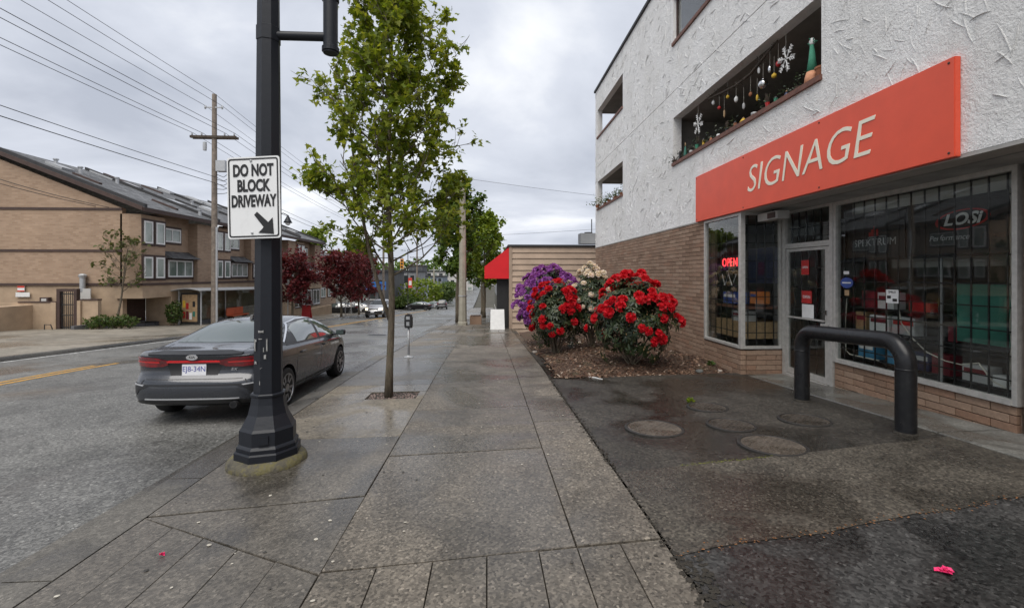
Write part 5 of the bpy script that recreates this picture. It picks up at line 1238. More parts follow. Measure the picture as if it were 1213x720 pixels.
        for s_ in (1, -1):
            tl = [(.33, .855), (.40, .825), (.60, .812), (.835, .83), (.85, .92), (.80, .955), (.50, .945), (.33, .905)]
            q = patchx('tail_light', [(a*s_, b_) for a, b_ in tl], 'x', -1, 'tail_red', .012, .04)
            patchx('reflector', [(a*s_, b_) for a, b_ in [(.44, .90), (.80, .905), (.80, .885), (.44, .878)]], 'x', -1, 'tail_bar', .016, .05, q, rim=False)
            patchx('corner_lamp', [(a*s_, b_) for a, b_ in [(.55, .56), (.82, .61), (.82, .47), (.74, .44), (.70, .50)]], 'x', -1, 'car_black', .006, .04)
            patchx('corner_reflector', [(a*s_, b_) for a, b_ in [(.62, .575), (.79, .592), (.79, .575), (.64, .56)]], 'x', -1, 'galvanised', .012, .04)
            patchx('tail_side_light', [(.10+.1, .84), (.44, .90), (.42, .945), (.20, .955)], 'y', s_, 'tail_red', .008, .05)
            patchx('front_lamp', [(a*s_, b_) for a, b_ in [(.38, .66), (.78, .70), (.76, .78), (.42, .72)]], 'x', 1, 'matte_white', .006, .05)
            patchx('bumper_crease', [(a*s_, b_) for a, b_ in [(.66, .64), (.84, .30), (.825, .30), (.645, .64)]], 'x', -1, 'paint_silver' if False else 'trim_black', .004, .05, rim=False)
        patchx('light_bar', [(-.34, .882), (.34, .882), (.34, .905), (-.34, .905)], 'x', -1, 'tail_bar', .016, .05)
        patchx('boot_seam', [(-.62, .655), (.62, .655), (.62, .645), (-.62, .645)], 'x', -1, 'car_black', .002, .05, rim=False)
        patchx('plate_recess', [(-.30, .70), (.30, .70), (.36, .86), (-.36, .86)], 'x', -1, 'trim_black', .002, .05, rim=False)
        patchx('bumper_groove', [(-.70, .555), (.70, .555), (.66, .585), (-.66, .585)], 'x', -1, 'car_black', .003, .05, rim=False)
        patchx('diffuser', [(-.80, .225), (.80, .225), (.78, .345), (.60, .375), (-.60, .375), (-.78, .345)], 'x', -1, 'car_black', .014, .05)
        patchx('bumper_trim', [(-.60, .375), (.60, .375), (.60, .39), (-.60, .39)], 'x', -1, 'galvanised', .012, .05)
        h_, nn, _, _ = bvh.ray_cast(Vector((-3, 0, .775)), Vector((1, 0, 0))); px_ = h_.x-.02
        pl_ = lb(MB().box(px_, px_+.008, -.155, .155, .70, .855)).build('number_plate', 'plate_white', t)
        if full: textmesh('EJ8-34N', .105, 'plate_blue', 'lettering', pl_, T @ frameM((px_-.0015, 0, .785), (0, -1, 0), (0, 0, 1)), .0008, sx=.86)
        h_, nn, _, _ = bvh.ray_cast(Vector((-3, 0, .955)), Vector((1, 0, 0))); ov = [Vector((h_.x-.02, .075*math.cos(2*math.pi*j/24), .958+.038*math.sin(2*math.pi*j/24))) for j in range(24)]
        em = lb(MB().prism(ov, (0, 0, 0), (.03, 0, 0))).build('emblem', 'chrome', t)
        if full:
            textmesh('KIA', .05, 'trim_black', 'lettering', em, T @ frameM((h_.x-.022, 0, .958), (0, -1, 0), (0, 0, 1)), .0008)
            h_, nn, _, _ = bvh.ray_cast(Vector((-3, -.50, .775)), Vector((1, 0, 0))); textmesh('EX', .055, 'chrome', 'trim_badge', t, T @ frameM((h_.x-.006, -.50, .775), (0, -1, 0), (0, 0, 1)), .003, .25, sx=1.2)
        lb(MB().lathe([(.042, -.03), (.048, -.03), (.048, .3), (.042, .3), (.042, -.03)], (0, 0, 0), 14, Matrix.Translation((.03, -.55, .30)) @ Matrix.Rotation(R(90), 4, 'Y'))).build('exhaust', 'trim_black', t, R(40))
        fin_ = [Vector((1.62, 0, 1.385)), Vector((1.84, 0, 1.41)), Vector((1.70, 0, 1.465)), Vector((1.65, 0, 1.46))]; lb(MB().prism(fin_, (0, -.02, 0), (0, .02, 0))).build('roof_antenna', 'car_black', t)
    else:
        for s_ in (1, -1):
            for (xa, xb) in ((.32, .95), (1.02, 1.92), (1.98, 2.85)):
                patchx('side_window', [(xa, 1.12), (xb+(.35 if xa > 1.9 else 0), 1.10), (xb-(.12 if xa > 1.9 else 0), 1.60), (xa+.02, 1.62)], 'y', s_, 'window_dark', .006, .1)
            patchx('head_light', [(a*s_, b_) for a, b_ in [(.50, .72), (.78, .74), (.78, .90), (.50, .88)]], 'x', 1, 'headlamp' if full else 'matte_white', .012, .05)
            patchx('tail_light', [(a*s_, b_) for a, b_ in [(.64, .85), (.80, .85), (.80, 1.15), (.66, 1.15)]], 'x', -1, 'tail_red', .012, .05)
            mi = lb(MB().box(2.85, 2.98, s_*.98-.1, s_*.98+.1, 1.08, 1.26)).build('door_mirror', paintm, t)
        patchx('windscreen', [(2.76, .56), (3.38, .66), (3.43, 0), (3.38, -.66), (2.76, -.56), (2.72, 0)], 'z', 0, 'window_dark', .006, .1)
        patchx('rear_window', [(-.58, 1.16), (.58, 1.16), (.52, 1.58), (-.52, 1.58)], 'x', -1, 'window_dark', .006, .1)
        patchx('grille', [(-.45, .72), (.45, .72), (.45, .86), (-.45, .86)], 'x', 1, 'car_black', .008, .08); patchx('bumper', [(-.76, .40), (.76, .40), (.76, .64), (-.76, .64)], 'x', 1, 'trim_black', .02, .08); patchx('bumper', [(-.76, .42), (.76, .42), (.76, .66), (-.76, .66)], 'x', -1, 'trim_black', .02, .08)
        lb(MB().box(4.58, 4.63, -.16, .16, .5, .6)).build('number_plate', 'plate_white', t)
    # wheels
    wr = D['wr']
    tyre = MB().lathe([(wr*.62, -.10), (wr*.9, -.112), (wr*.975, -.098), (wr, -.07), (wr, .07), (wr*.975, .098), (wr*.9, .112), (wr*.62, .10), (wr*.62, -.10)], seg=36)
    rim = MB(); rim.lathe([(wr*.70, -.095), (wr*.715, -.112), (wr*.66, -.112), (wr*.63, -.09), (wr*.60, .06), (wr*.60, .09)], seg=36)
    rm_dark = MB().lathe([(wr*.61, -.035), (wr*.61, -.03)], seg=24)
    for k_ in range(5):
        for s_ in (-1, 1):
            a0 = k_*2*math.pi/5+s_*.10; a1 = k_*2*math.pi/5+s_*.27; p0 = Vector((math.cos(a0)*wr*.16, math.sin(a0)*wr*.16, -.098)); p1 = Vector((math.cos(a1)*wr*.67, math.sin(a1)*wr*.67, -.105)); d = (p1-p0).normalized(); nrm = Vector((-d.y, d.x, 0))
            rim.prism([p0+nrm*.022, p0-nrm*.022, p1-nrm*.016, p1+nrm*.016], (0, 0, 0), (0, 0, .03))
    rim.lathe([(wr*.20, -.09), (wr*.20, -.108), (wr*.1, -.114)], seg=16)
    tm_, rm_, dm_ = tyre.mesh('tyre', 'tyre'), rim.mesh('rim', 'rim_metal'), rm_dark.mesh('brake_disc', 'trim_black'); tm_.shade_smooth()
    for wx in D['wheels']:
        for s_ in (-1, 1):
            wv = bpy.data.objects.new('wheel', None); C.objects.link(wv); wv.parent = t; wv.empty_display_size = .1
            wv.matrix_local = T @ Matrix.Translation((wx, s_*D['track'], wr)) @ Matrix.Rotation(R(90 if s_ > 0 else -90), 4, 'X') @ Matrix.Rotation(.3*wx, 4, 'Z')
            link('tyre', tm_, wv); link('rim', rm_, wv); link('brake_disc', dm_, wv)
    # note: after T the car's +y side lies at world -X
    return t
CARY = 7.40-.93; CX = -3.09-.90
sl_ = math.atan2(roadz(CX, CARY+3.6)-roadz(CX, CARY+.9), 2.7)
make_car(SEDAN, 'dark grey sedan parked at the kerb behind the lamp post', 'paint_graphite', (CX, CARY, roadz(CX, CARY+.9)-.9*math.tan(sl_)*1.0), R(.6), sl_, sc=(1.02, 1.0, .97))

# ================================================================ TOWN HOUSES (left)
FXL, TY0, NM, ML = -19.0, 26.5, 4, 7.0
TY1 = TY0+NM*ML
EZ, RZ, RX = 5.43, 8.8, -27.5                       # eave, ridge
GB = G(TY0)-.25
th = thing('town_house_row', 'brown brick town house row with long grey shingle roof across the street', 'building', (0, 0, 0))
def tb(name, mat, x0, x1, y0, y1, z0, z1, parent=None): return MB().box(x0, x1, y0, y1, z0, z1).build(name, mat, parent or th)
PZ = 1.28                                           # podium top
# side (gable) wall facing the camera
XL = -36.0
mb = MB(); pl = [(FXL-.9, PZ), (FXL-.9, EZ-.05), (RX, RZ-.30), (XL, EZ-.05), (XL, PZ)]
mb.prism([Vector((x, TY0, z)) for x, z in pl], (0, 0, 0), (0, .3, 0)); mb.build('gable_wall', 'brick_far', th)
mb = MB(); pl = [(FXL-.9, GB-3), (FXL-.9, PZ-.003), (XL, PZ-.003), (XL, GB-3)]; mb.prism([Vector((x, TY0+.04, z)) for x, z in pl], (0, 0, 0), (0, .3, 0)); mb.build('gable_base', 'podium_stucco', th)
for z in (1.22, 3.05, 5.32): tb('wall_band', 'trim_brown', XL, FXL-.88, TY0-.04, TY0-.002, z-.06, z+.07)
# roof
mb = MB()
ov = .38
def rp(x, y, dz=0): 
    z = EZ+(RZ-EZ)*(FXL+.0-x)/(FXL-RX); return Vector((x, y, z+dz))
a, b_ = rp(FXL+ov, TY0-.25), rp(FXL+ov, TY1+.3); c_, d = Vector((RX, TY1+.3, RZ)), Vector((RX, TY0-.25, RZ)); e1, e2 = Vector((XL-.3, TY1+.3, EZ-.1)), Vector((XL-.3, TY0-.25, EZ-.1))
ro = MB(); tk = Vector((0, 0, .16)); ro.add([a, b_, c_, d, a+tk, b_+tk, c_+tk, d+tk], [(0, 1, 2, 3), (4, 5, 6, 7), (0, 1, 5, 4), (3, 2, 6, 7), (0, 3, 7, 4), (1, 2, 6, 5)]); ro.add([d, c_, e1, e2, d+tk, c_+tk, e1+tk, e2+tk], [(0, 1, 2, 3), (4, 5, 6, 7), (2, 3, 7, 6), (0, 3, 7, 4), (1, 2, 6, 5)])
roof = ro.build('roof', 'shingle', th)
MB().box(FXL+ov, FXL+ov+.05, TY0-.25, TY1+.3, EZ-.24, EZ-.02).build('fascia', 'trim_brown', roof)
mb = MB(); mb.prism([rp(FXL+ov, TY0-.3, -.06), rp(FXL+ov, TY0-.3, .17), Vector((RX, TY0-.3, RZ+.17)), Vector((RX, TY0-.3, RZ-.06))], (0, 0, 0), (0, .05, 0)); mb.build('barge_board', 'trim_brown', roof)
rg = random.Random(4)
for i in range(34):                                 # vents, skylights, lifted shingles
    x = rg.uniform(RX+.6, FXL-.4); y = rg.uniform(TY0+1, TY1-1); k_ = rg.random(); p = rp(x, y, .16)
    sl = (RZ-EZ)/(FXL-RX); m = Matrix.Translation(p) @ Matrix.Rotation(math.atan(sl), 4, 'Y')
    if k_ < .35: MB().box(-.5, .5, -.45, .45, -.05, .14, m).build('skylight', 'galvanised', roof)
    elif k_ < .6: MB().lathe([(.10, -.1), (.10, .35), (.14, .35), (.14, .42)], p, 8).build('vent', 'galvanised', roof)
    else: MB().box(-.8, .8, -.12, .12, -.05, .1, m).build('ridge_cap', rg.choice(('roof_edge', 'trim_brown', 'galvanised')), roof)
for i in range(NM+1): yy = TY0+i*ML; m = Matrix.Identity(4); mb = MB(); mb.prism([rp(FXL+ov, yy-.14, .15), rp(FXL+ov, yy-.14, .34), Vector((RX, yy-.14, RZ+.34)), Vector((RX, yy-.14, RZ+.15))], (0, 0, 0), (0, .22, 0)); mb.build('parapet', 'roof_edge', roof)
# window: dark surround > white frame, panes
def window(x, y0, y1, z0, z1, nd=2, parent=None, glass_='window_glass'):
    w_ = tb('window', 'trim_brown', x-.02, x+.05, y0-.12, y1+.12, z0-.12, z1+.12, parent)
    f = MB(); f.box(x+.051, x+.09, y0, y0+.09, z0, z1); f.box(x+.051, x+.09, y1-.09, y1, z0, z1); f.box(x+.051, x+.09, y0+.09, y1-.09, z0, z0+.09); f.box(x+.051, x+.09, y0+.09, y1-.09, z1-.09, z1)
    for i in range(1, nd): yy = y0+(y1-y0)*i/nd; f.box(x+.051, x+.088, yy-.04, yy+.04, z0+.09, z1-.09)
    f.build('frame', 'matte_white', w_); 
    for i in range(nd): tb('pane', glass_, x+.052, x+.066, y0+(y1-y0)*i/nd+.045, y0+(y1-y0)*(i+1)/nd-.045, z0+.05, z1-.05, w_)
    return w_
for i in range(NM):
    y = TY0+i*ML
    # bay
    mb = MB(); mb.prism([Vector((FXL-1.0, y, 0)), Vector((FXL-.55, y+.0, 0)), Vector((FXL, y+.15, 0)), Vector((FXL, y+2.05, 0)), Vector((FXL-.45, y+2.3, 0)), Vector((FXL-1.0, y+2.3, 0))], (0, 0, PZ), (0, 0, EZ-.35)); mb.build('bay', 'brick_far', th)
    for z0, z1 in ((1.55, 2.75), (3.5, 4.75)): window(FXL, y+.28, y+.95, z0, z1, 1); window(FXL, y+1.22, y+1.92, z0, z1, 1)
    tb('downpipe', 'trim_brown', FXL-.42, FXL-.34, y+2.42, y+2.50, PZ, EZ-.3)
    # recess
    tb('recess_wall', 'brick_far', FXL-1.0, FXL-.6, y+2.3, y+4.6, PZ, EZ-.05)
    window(FXL-.6, y+2.65, y+4.3, 3.75, 4.6, 2); window(FXL-.35, y+2.75, y+5.1, 1.6, 2.65, 3)
    tb('window_bay', 'podium_stucco', FXL-.6, FXL-.36, y+2.6, y+5.2, PZ, 2.72)
    mb = MB(); mb.prism([Vector((FXL-.62, y+2.5, 2.74)), Vector((FXL+.15, y+2.5, 2.74)), Vector((FXL-.62, y+2.5, 3.2))], (0, 0, 0), (0, 2.85, 0)); mb.build('bay_roof', 'shingle', th)
    tb('pier', 'brick_far', FXL-1.0, FXL+.0-.05, y+4.62+.6, y+6.98, PZ, EZ-.32)
    tb('recess_wall', 'brick_far', FXL-1.0, FXL-.62, y+4.6, y+5.22, PZ, EZ-.05)
    if i: window(FXL-.05, y+5.5, y+6.3, 1.55, 2.6, 1)
# podium (garage level)
mb = MB(); mb.box(FXL-1.2, FXL+.25, TY0+2.2, TY1-8, GB-3, PZ-.12); mb.build('podium', 'podium_stucco', th)
tb('podium_return', 'podium_stucco', FXL-1.2, FXL+.25, TY0-.1, TY0+2.2, .45, PZ-.12)
tb('podium_cap', 'trim_brown', FXL-1.3, FXL+.32, TY0-.2, TY1, PZ-.12, PZ-.002)
tb('garage_recess', 'trim_brown', FXL-1.3, FXL-1.22, TY0+.3, TY0+2.2, GB-2, .45)
tb('podium_end', 'podium_stucco', FXL-1.2, FXL+.1, TY1-7.9, TY1, PZ-1.0, PZ-.13)
tb('end_wall', 'brick_far', FXL-8, FXL-.9, TY1-.3, TY1, -4, EZ-.1)
# shop windows in the far part of the podium
for k_ in range(3):
    y = TY1-7.6+k_*2.5; window(FXL-.05, y, y+2.1, -1.5, .15, 2, None, 'window_dark'); tb('shop_wall', 'podium_stucco', FXL-1.2, FXL-.05, y-.35, y+2.3, -4, -1.55)
tb('shop_wall', 'podium_stucco', FXL-1.2, FXL-.07, TY1-7.95, TY1, -1.5, .28)
tag(MB().box(FXL+1.6, FXL+1.85, TY1-9, TY1-2, -4, -1.55).build('ramp_wall', 'podium_stucco'), 'low tan ramp wall below the shop windows beyond the red maple', 'wall')
# second building slice beyond
o = thing('brick_house', 'narrow brown house beyond the town house row', 'building', (0, 0, 0)); MB().box(FXL-9, FXL-.6, TY1+.6, TY1+7, -5, 3.9).build('wall', 'brick_far', o)
mb = MB(); mb.prism([Vector((FXL+.1, TY1+.5, 3.9)), Vector((FXL-4.5, TY1+.5, 5.6)), Vector((FXL-9.5, TY1+.5, 3.9))], (0, 0, 0), (0, 6.8, 0)); mb.build('roof', 'shingle', o)
for z in (1.2, -.9): window(FXL-.6, TY1+1.4, TY1+3, z, z+1.1, 2, o); window(FXL-.6, TY1+4, TY1+5.8, z, z+1.1, 2, o)

# gate wall in front of the gable
GY = 25.3
def gpx(px): return atY(px, 380, GY).x
gw = thing('garden_wall', 'low tan stucco wall with posts left of the iron gate', 'wall', (0, 0, 0)); g0 = G(GY)-.4
MB().box(-40, gpx(66), GY, GY+.22, g0, .30).build('panel', 'podium_stucco', gw); MB().box(gpx(22)-.02, gpx(66), GY-.03, GY+.25, .30, .36).build('coping', 'trim_brown', gw); MB().box(gpx(16), gpx(17)+.9, GY-2.2, GY-.001, g0, .18).build('side_panel', 'podium_stucco', gw); MB().box(gpx(62), gpx(68), GY-.10, GY+.3, g0, .32).build('post', 'podium_stucco', gw)
gw = thing('garden_wall', 'tan stucco wall between the iron gate and the garage', 'wall', (0, 0, 0)); MB().box(gpx(97), FXL-1.2, GY, GY+.22, g0, .42).build('panel', 'podium_stucco', gw); MB().box(gpx(93), gpx(97), GY-.10, GY+.3, g0, .40).build('post', 'podium_stucco', gw); MB().box(gpx(94), gpx(116), GY-.04, GY+.26, .42, .48).build('coping', 'trim_brown', gw)
gt = thing('iron_gate', 'brown framed metal bar gate in the tan wall', 'gate', (gpx(80), GY, G(GY)-.03)); hw = (gpx(92)-gpx(68))/2; hh = 2.15
fm = MB(); fm.box(-hw, -hw+.16, -.06, .16, 0, hh); fm.box(hw-.16, hw, -.06, .16, 0, hh); fm.box(-hw+.16, hw-.16, -.06, .16, hh-.14, hh); fm.build('frame', 'trim_brown', gt)
for i in range(7): x = -hw+.2+i*(2*hw-.4)/6; MB().tube([(x, .04, .05), (x, .04, hh-.14)], .018, 6).build('bar', 'trim_black', gt)
for z in (.12, .75, 1.3, 1.85): MB().box(-hw+.16, hw-.16, .02, .06, z, z+.05).build('rail', 'trim_black', gt)
tag(MB().box(gpx(68)+.1, gpx(92)-.1, TY0-.3, TY0-.25, g0, 1.0).build('passage_door', 'wall_pale'), 'pale door seen behind the bars of the gate', 'door')
t = thing('flue_pipe', 'short grey flue pipe above the iron gate', 'pipe', (gpx(78), TY0-.2, 1.15)); MB().tube([(0, 0, -.3), (0, 0, .45)], .13, 10).build('pipe', 'galvanised', t, R(40)); MB().lathe([(.16, 0), (.19, .12), (.1, .2)], (0, 0, .45), 10).build('cowl', 'galvanised', t)
for (px, py, ww, hh, mt, lb_, bd) in ((25, 342, .36, .30, 'flag_red', 'small red and white warning sign on the gable wall', True), (27, 349, .72, .24, 'matte_white', 'white strip sign below the red and white warning sign', False)):
    p = atY(px, py, TY0-.05); o = thing('wall_sign', lb_, 'sign', p); MB().box(-ww/2, ww/2, -.012, .012, -hh/2, hh/2).build('panel', 'matte_white', o)
    if bd: MB().box(-ww/2, ww/2, -.016, -.013, .05, hh/2).build('band', mt, o); MB().box(-ww/2, ww/2, -.016, -.013, -hh/2, -.09).build('band', mt, o)
t = thing('wall_light', 'small brown box light on the gable wall', 'light', atY(54, 355, TY0-.1)); MB().box(-.22, .22, -.1, .1, -.13, .13).build('housing', 'trim_brown', t); MB().box(-.13, .13, -.11, -.101, -.07, .07).build('lens', 'wall_pale', t)
# steps / handrail at far left
t = thing('handrail', 'short low metal handrail beside the wall at far left', 'handrail', (0, 0, 0)); p0 = gp(60, 391); MB().tube([(p0.x-.3, p0.y, p0.z), (p0.x-.3, p0.y, p0.z+.28), (p0.x+.0, p0.y, p0.z+.28), (p0.x+.1, p0.y, p0.z)], .025, 6).build('rail', 'trim_black', t)
# planting bed with low stone edge
mb = MB(); q = [gp(98, 388), gp(215, 379)]
bx0, bx1 = gpx(98), -17.6
t = thing('stone_edging', 'dark low stone edging in front of the garage', 'wall', (0, 0, 0)); n = 16
for i in range(n):
    a = Vector((bx0, GY-.6, 0)).lerp(Vector((-17.9, 33.5, 0)), i/n); b2 = Vector((bx0, GY-.6, 0)).lerp(Vector((-17.9, 33.5, 0)), (i+1)/n); z = G(a.y)-.1; dd = (b2-a).normalized(); nn = Vector((-dd.y, dd.x, 0))*.12
    MB().prism([a+nn, a-nn, b2-nn-dd*.03, b2+nn-dd*.03], (0, 0, z), (0, 0, z+.32+.04*(i % 3))).build('stone', 'wall_dark', t)
mb = MB(); mb.add([(bx0, GY-.5, G(GY)+.15), (-18, 33.3, G(33)+.2), (FXL+.2, 33.5, G(33)+.25), (FXL-1, TY0, G(TY0)+.3), (bx0, GY, G(GY)+.25)], [(0, 1, 2, 3, 4)]); mb.build('bed_soil', 'earth', kind='structure')
def leafball(name, label, base, rx, ry, h, mat, n, size, seed, cat='shrub', group=None, kind='oval', stem=True):
    rg = random.Random(seed); t = thing(name, label, cat, base, group=group); mb = MB(); shp = leafshape(kind)
    for i in range(n):
        d = rv(rg); k_ = (1+.3*mnoise.noise(d*2+Vector((seed, 0, 0))))*rg.uniform(.5, 1)**.5; p = Vector((d.x*rx*k_, d.y*ry*k_, h*.5+d.z*h*.5*k_))
        if p.z < .02: p.z = rg.uniform(.02, .2)
        add_leaf(mb, p, rv(rg)+Vector((0, 0, .2)), rv(rg)*.7+d, size*rg.uniform(.6, 1.2), shp)
    mb.build('foliage', mat, t, fix=False, kind='stuff')
    if stem: 
        st = MB()
        for i in range(6): d = rv(rg); st.tube([(0, 0, -.1), (d.x*rx*.3, d.y*ry*.3, h*.35), (d.x*rx*.7, d.y*ry*.7, h*.6)], [.04, .03, .01], 5)
        st.build('stems', 'bark', t)
    return t
for i, px in enumerate((108, 117, 127, 136, 144)):
    p = atY(px, 380, GY-.35); leafball('bed_plant', 'low green clump in the bed beside the iron gate, %s from the gate' % ('first', 'second', 'third', 'fourth', 'fifth')[i], (p.x, GY-.3+.12*i, G(GY)+.1), .38, .3, .55+.1*(i % 2), 'leaf_bush', 240, .16, 50+i, 'plant', 'plants beside the gate', 'long')
tree('young_tree', 'sparse young tree leaning in the bed before the gable', (atY(137, 380, 25.8).x, 25.8, G(25.8)), 4.6, .06, 1.9, 1.5, 380, .19, 'leaf_sapling', 16, 11, None, 'round', (.7, 0), kind='oval', per=5, spread=.25)
leafball('round_shrub', 'round clipped shrub beside the bus shelter panel', (-18.35, atX(206, 360, -18.35).y, G(29)+.15), .42, .42, 1.35, 'leaf_bush', 500, .14, 71)

# bus shelter
SX = -17.9; y0, y1 = atX(226, 384, SX).y, atX(318, 384, SX).y; gz = G(y0)
bs = thing('bus_shelter', 'glass bus shelter with curved roof and advert panel', 'bus shelter', (0, 0, 0))
pts = [(SX-.85+1.7*i/8, y0-.5, gz+2.08+.14*math.sin(math.pi*i/8)) for i in range(9)]
mb = MB(); n = 9; vs = pts+[(x, y1+.4, z-.18) for x, y, z in pts]; vs += [(x, y, z+.05) for x, y, z in vs]; mb.add(vs, [(i, i+1, n+i+1, n+i) for i in range(8)]+[(2*n+i, 2*n+i+1, 3*n+i+1, 3*n+i) for i in range(8)]+[(i, i+1, 2*n+i+1, 2*n+i) for i in range(8)]+[(n+i, n+i+1, 3*n+i+1, 3*n+i) for i in range(8)]+[(0, n, 3*n, 2*n), (8, n+8, 3*n+8, 2*n+8)]); mb.build('roof', 'galvanised', bs)
for y in (y0, (y0+y1)/2, y1):
    MB().tube([(SX-.7, y, G(y)-.2), (SX-.7, y, gz+2.10)], .045, 8).build('post', 'galvanised', bs)
MB().tube([(SX+.6, y0, G(y0)-.2), (SX+.6, y0, gz+2.10)], .045, 8).build('post', 'galvanised', bs)
MB().box(SX-.72, SX-.70, y0+.1, y1-.1, G(y1)+.3, gz+2.0).build('back_pane', 'shelter_glass', bs)
ad = MB().box(SX-.55, SX+.5, y0-.06, y0+.06, gz+.12, gz+1.95).build('advert_panel', 'trim_black', bs); MB().box(SX-.47, SX+.42, y0-.075, y0-.062, gz+.22, gz+1.86).build('advert', 'print_tan', ad)
rg = random.Random(9)
for i, mt in enumerate(('print_red', 'print_wine', 'matte_white', 'print_teal', 'yellow_toy', 'print_red', 'print_tan', 'print_black')):
    x = SX-.42+.19*(i % 4); z = gz+.35+(.62 if i > 3 else 0)+rg.uniform(0, .2); MB().box(x, x+.15, y0-.08, y0-.076, z, z+rg.uniform(.3, .5)).build('advert_print', mt, ad)
bench = thing('bus_bench', 'orange bench under the bus shelter', 'bench', (0, 0, 0)); p = atX(281, 372, SX-.2); MB().box(p.x-.2, p.x+.25, p.y-1.0, p.y+1.2, G(p.y)+.42, G(p.y)+.5).build('seat', 'orange_hoarding', bench); MB().box(p.x-.26, p.x-.2, p.y-1.0, p.y+1.2, G(p.y)+.5, G(p.y)+1.0).build('backrest', 'orange_hoarding', bench)
for dy in (-.8, 1.0): MB().box(p.x-.15, p.x+.2, p.y+dy-.03, p.y+dy+.03, G(p.y)-.1, G(p.y)+.42).build('leg', 'trim_black', bench)

# ================================================================ UTILITY POLES AND WIRES
def upole(label, x, y, top, r, arms, lean=0.0, mat='pole_wood', group='utility poles', z0=None):
    z0 = G(y)-.3 if z0 is None else z0; t = thing('utility_pole', label, 'utility pole', (x, y, z0), group=group); hh = top-z0
    MB().lathe([(r, 0), (r*.68, hh)], seg=10).build('pole', mat, t, R(40))
    for (z, half, mt) in arms:
        a = MB().box(-half, half, -.19, -.05 if r < .2 else -.1, z-z0-.07, z-z0+.07).build('crossarm', mt, t)
        for k_ in (-.92, -.5, .5, .92): MB().lathe([(.03, 0), (.05, .05), (.05, .12), (.02, .16)], (half*k_, -.13, z-z0+.07), 8).build('insulator', 'galvanised', t)
    return t
WX, WY = -17.0, 0
p = atX(254, 112, -16.6); WP = (-16.6, p.y); zt = p.z; zc = atX(254, 163, -16.6).z; zsm = atX(254, 128, -16.6).z
up = upole('tall wooden utility pole with dark double crossarm across the street', -16.6, p.y, zt, .19, [(zc, 1.35, 'pole_wood_dark')])
zb_ = up.location.z
MB().box(-1.35, 1.35, .1, .19, zc-zb_-.07, zc-zb_+.07).build('crossarm', 'pole_wood_dark', up); MB().box(-.5, .5, -.1, -.04, zsm-zb_-.03, zsm-zb_+.03).build('small_arm', 'galvanised', up)
for dx, dz in ((-.5, 0), (.5, 0)): MB().lathe([(.04, -.1), (.07, 0), (.04, .12)], (dx, -.07, zsm-zb_), 8).build('insulator', 'galvanised', up)
zt2 = atX(262, 200, -16.6).z; MB().box(.2, .75, -.25, .15, zt2-zb_-.35, zt2-zb_+.3).build('cable_box', 'galvanised', up)
MB().tube([(.2, -.12, .2), (.2, -.12, atX(258, 270, -16.6).z-zb_)], .06, 8).build('conduit', 'galvanised', up)
for k_ in range(5): MB().tube([(.1, 0, zt2-zb_-.5-.3*k_), (.6, -.1, zt2-zb_-.7-.25*k_), (.9, 0, zt2-zb_-.4-.3*k_)], .018, 5).build('cable_loop', 'wire', up)
MB().lathe([(.10, -.25), (.11, 0), (.10, .25)], (-.45, -.2, zc-zb_-.6), 10).build('cutout', 'galvanised', up)
def wire(a, b, sag, label, r=.018, n=22):
    a, b = Vector(a), Vector(b); pts = [a.lerp(b, i/n)-Vector((0, 0, sag*4*(i/n)*(1-i/n))) for i in range(n+1)]; return tag(MB().tube(pts, r*.75, 5).build('overhead_wire', 'wire', fix=False), label, 'wire', 'overhead wires')
wp = p; F2 = 74.0; NY = -22
lab = [('topmost wire at the pole tip', 0, zt+.05, .016), ('wire on the left bracket near the pole tip', -.5, zsm+.1, .016), ('wire on the right bracket near the pole tip', .5, zsm+.1, .016), ('leftmost crossarm wire', -1.24, zc+.25, .018), ('second crossarm wire from the left', -.68, zc+.25, .018), ('third crossarm wire from the left', .68, zc+.25, .018), ('rightmost crossarm wire', 1.24, zc+.25, .018), ('upper thick cable below the crossarm', .1, atX(254, 210, -16.6).z, .02), ('lower thick cable below the crossarm', .1, atX(254, 217, -16.6).z, .024)]
for lb_, dx, z, r in lab:
    dn = -.028*(F2-wp.y)*1.4
    wire((-16.6+dx, NY, z+.8), (-16.6+dx, wp.y, z), .55, lb_+', running toward the camera', r); wire((-16.6+dx, wp.y, z), (-16.6+dx, F2, z+dn), .5, lb_+', running away down the street', r*.9)
for i, (ya, yb) in enumerate(((209, 244), (215, 245))):
    a = atY(-30, ya-6, TY0-3); b = Vector((FXL+.3, TY0+1.5+i, EZ-.3)); wire(a, b, .25, 'black service cable sloping past the gable to the eave, %s of two' % ('upper', 'lower')[i], .022)
upole('second wooden utility pole far down the left side', -16.2, F2, 11.2, .2, [(10.2, 1.3, 'pole_wood_dark'), (9.0, 1.3, 'pole_wood_dark')])
# concrete pole on our side
p = gp(548, 385, 0, P); cp = thing('concrete_pole', 'pale square concrete pole beside the pavement in front of the green tree', 'pole', (p.x, p.y, G(p.y)-.2)); ht = atY(546, 205, p.y).z-cp.location.z
MB().lathe([(.25, 0), (.15, ht)], seg=8).build('shaft', 'pole_concrete', cp); MB().lathe([(.252, 1.9), (.252, 1.96)], seg=8).build('band', 'galvanised', cp); MB().lathe([(.30, 0), (.29, .35), (.24, .42)], seg=8).build('base', 'pole_concrete', cp)
CPX, CPY = p.x, p.y
wire((CPX, CPY, cp.location.z+ht-.3), (26, 33, 6.1), .3, 'thin wire crossing the sky to the right above the tan shop', .012); wire((-16.2, F2, 9.6), (CPX+.2, CPY, cp.location.z+ht-.6), .9, 'long thin wire from the far pole to the concrete pole', .012)
wire((30, 60, 9), (-16, F2+30, 10), .4, 'distant wire across the far end of the street', .03)

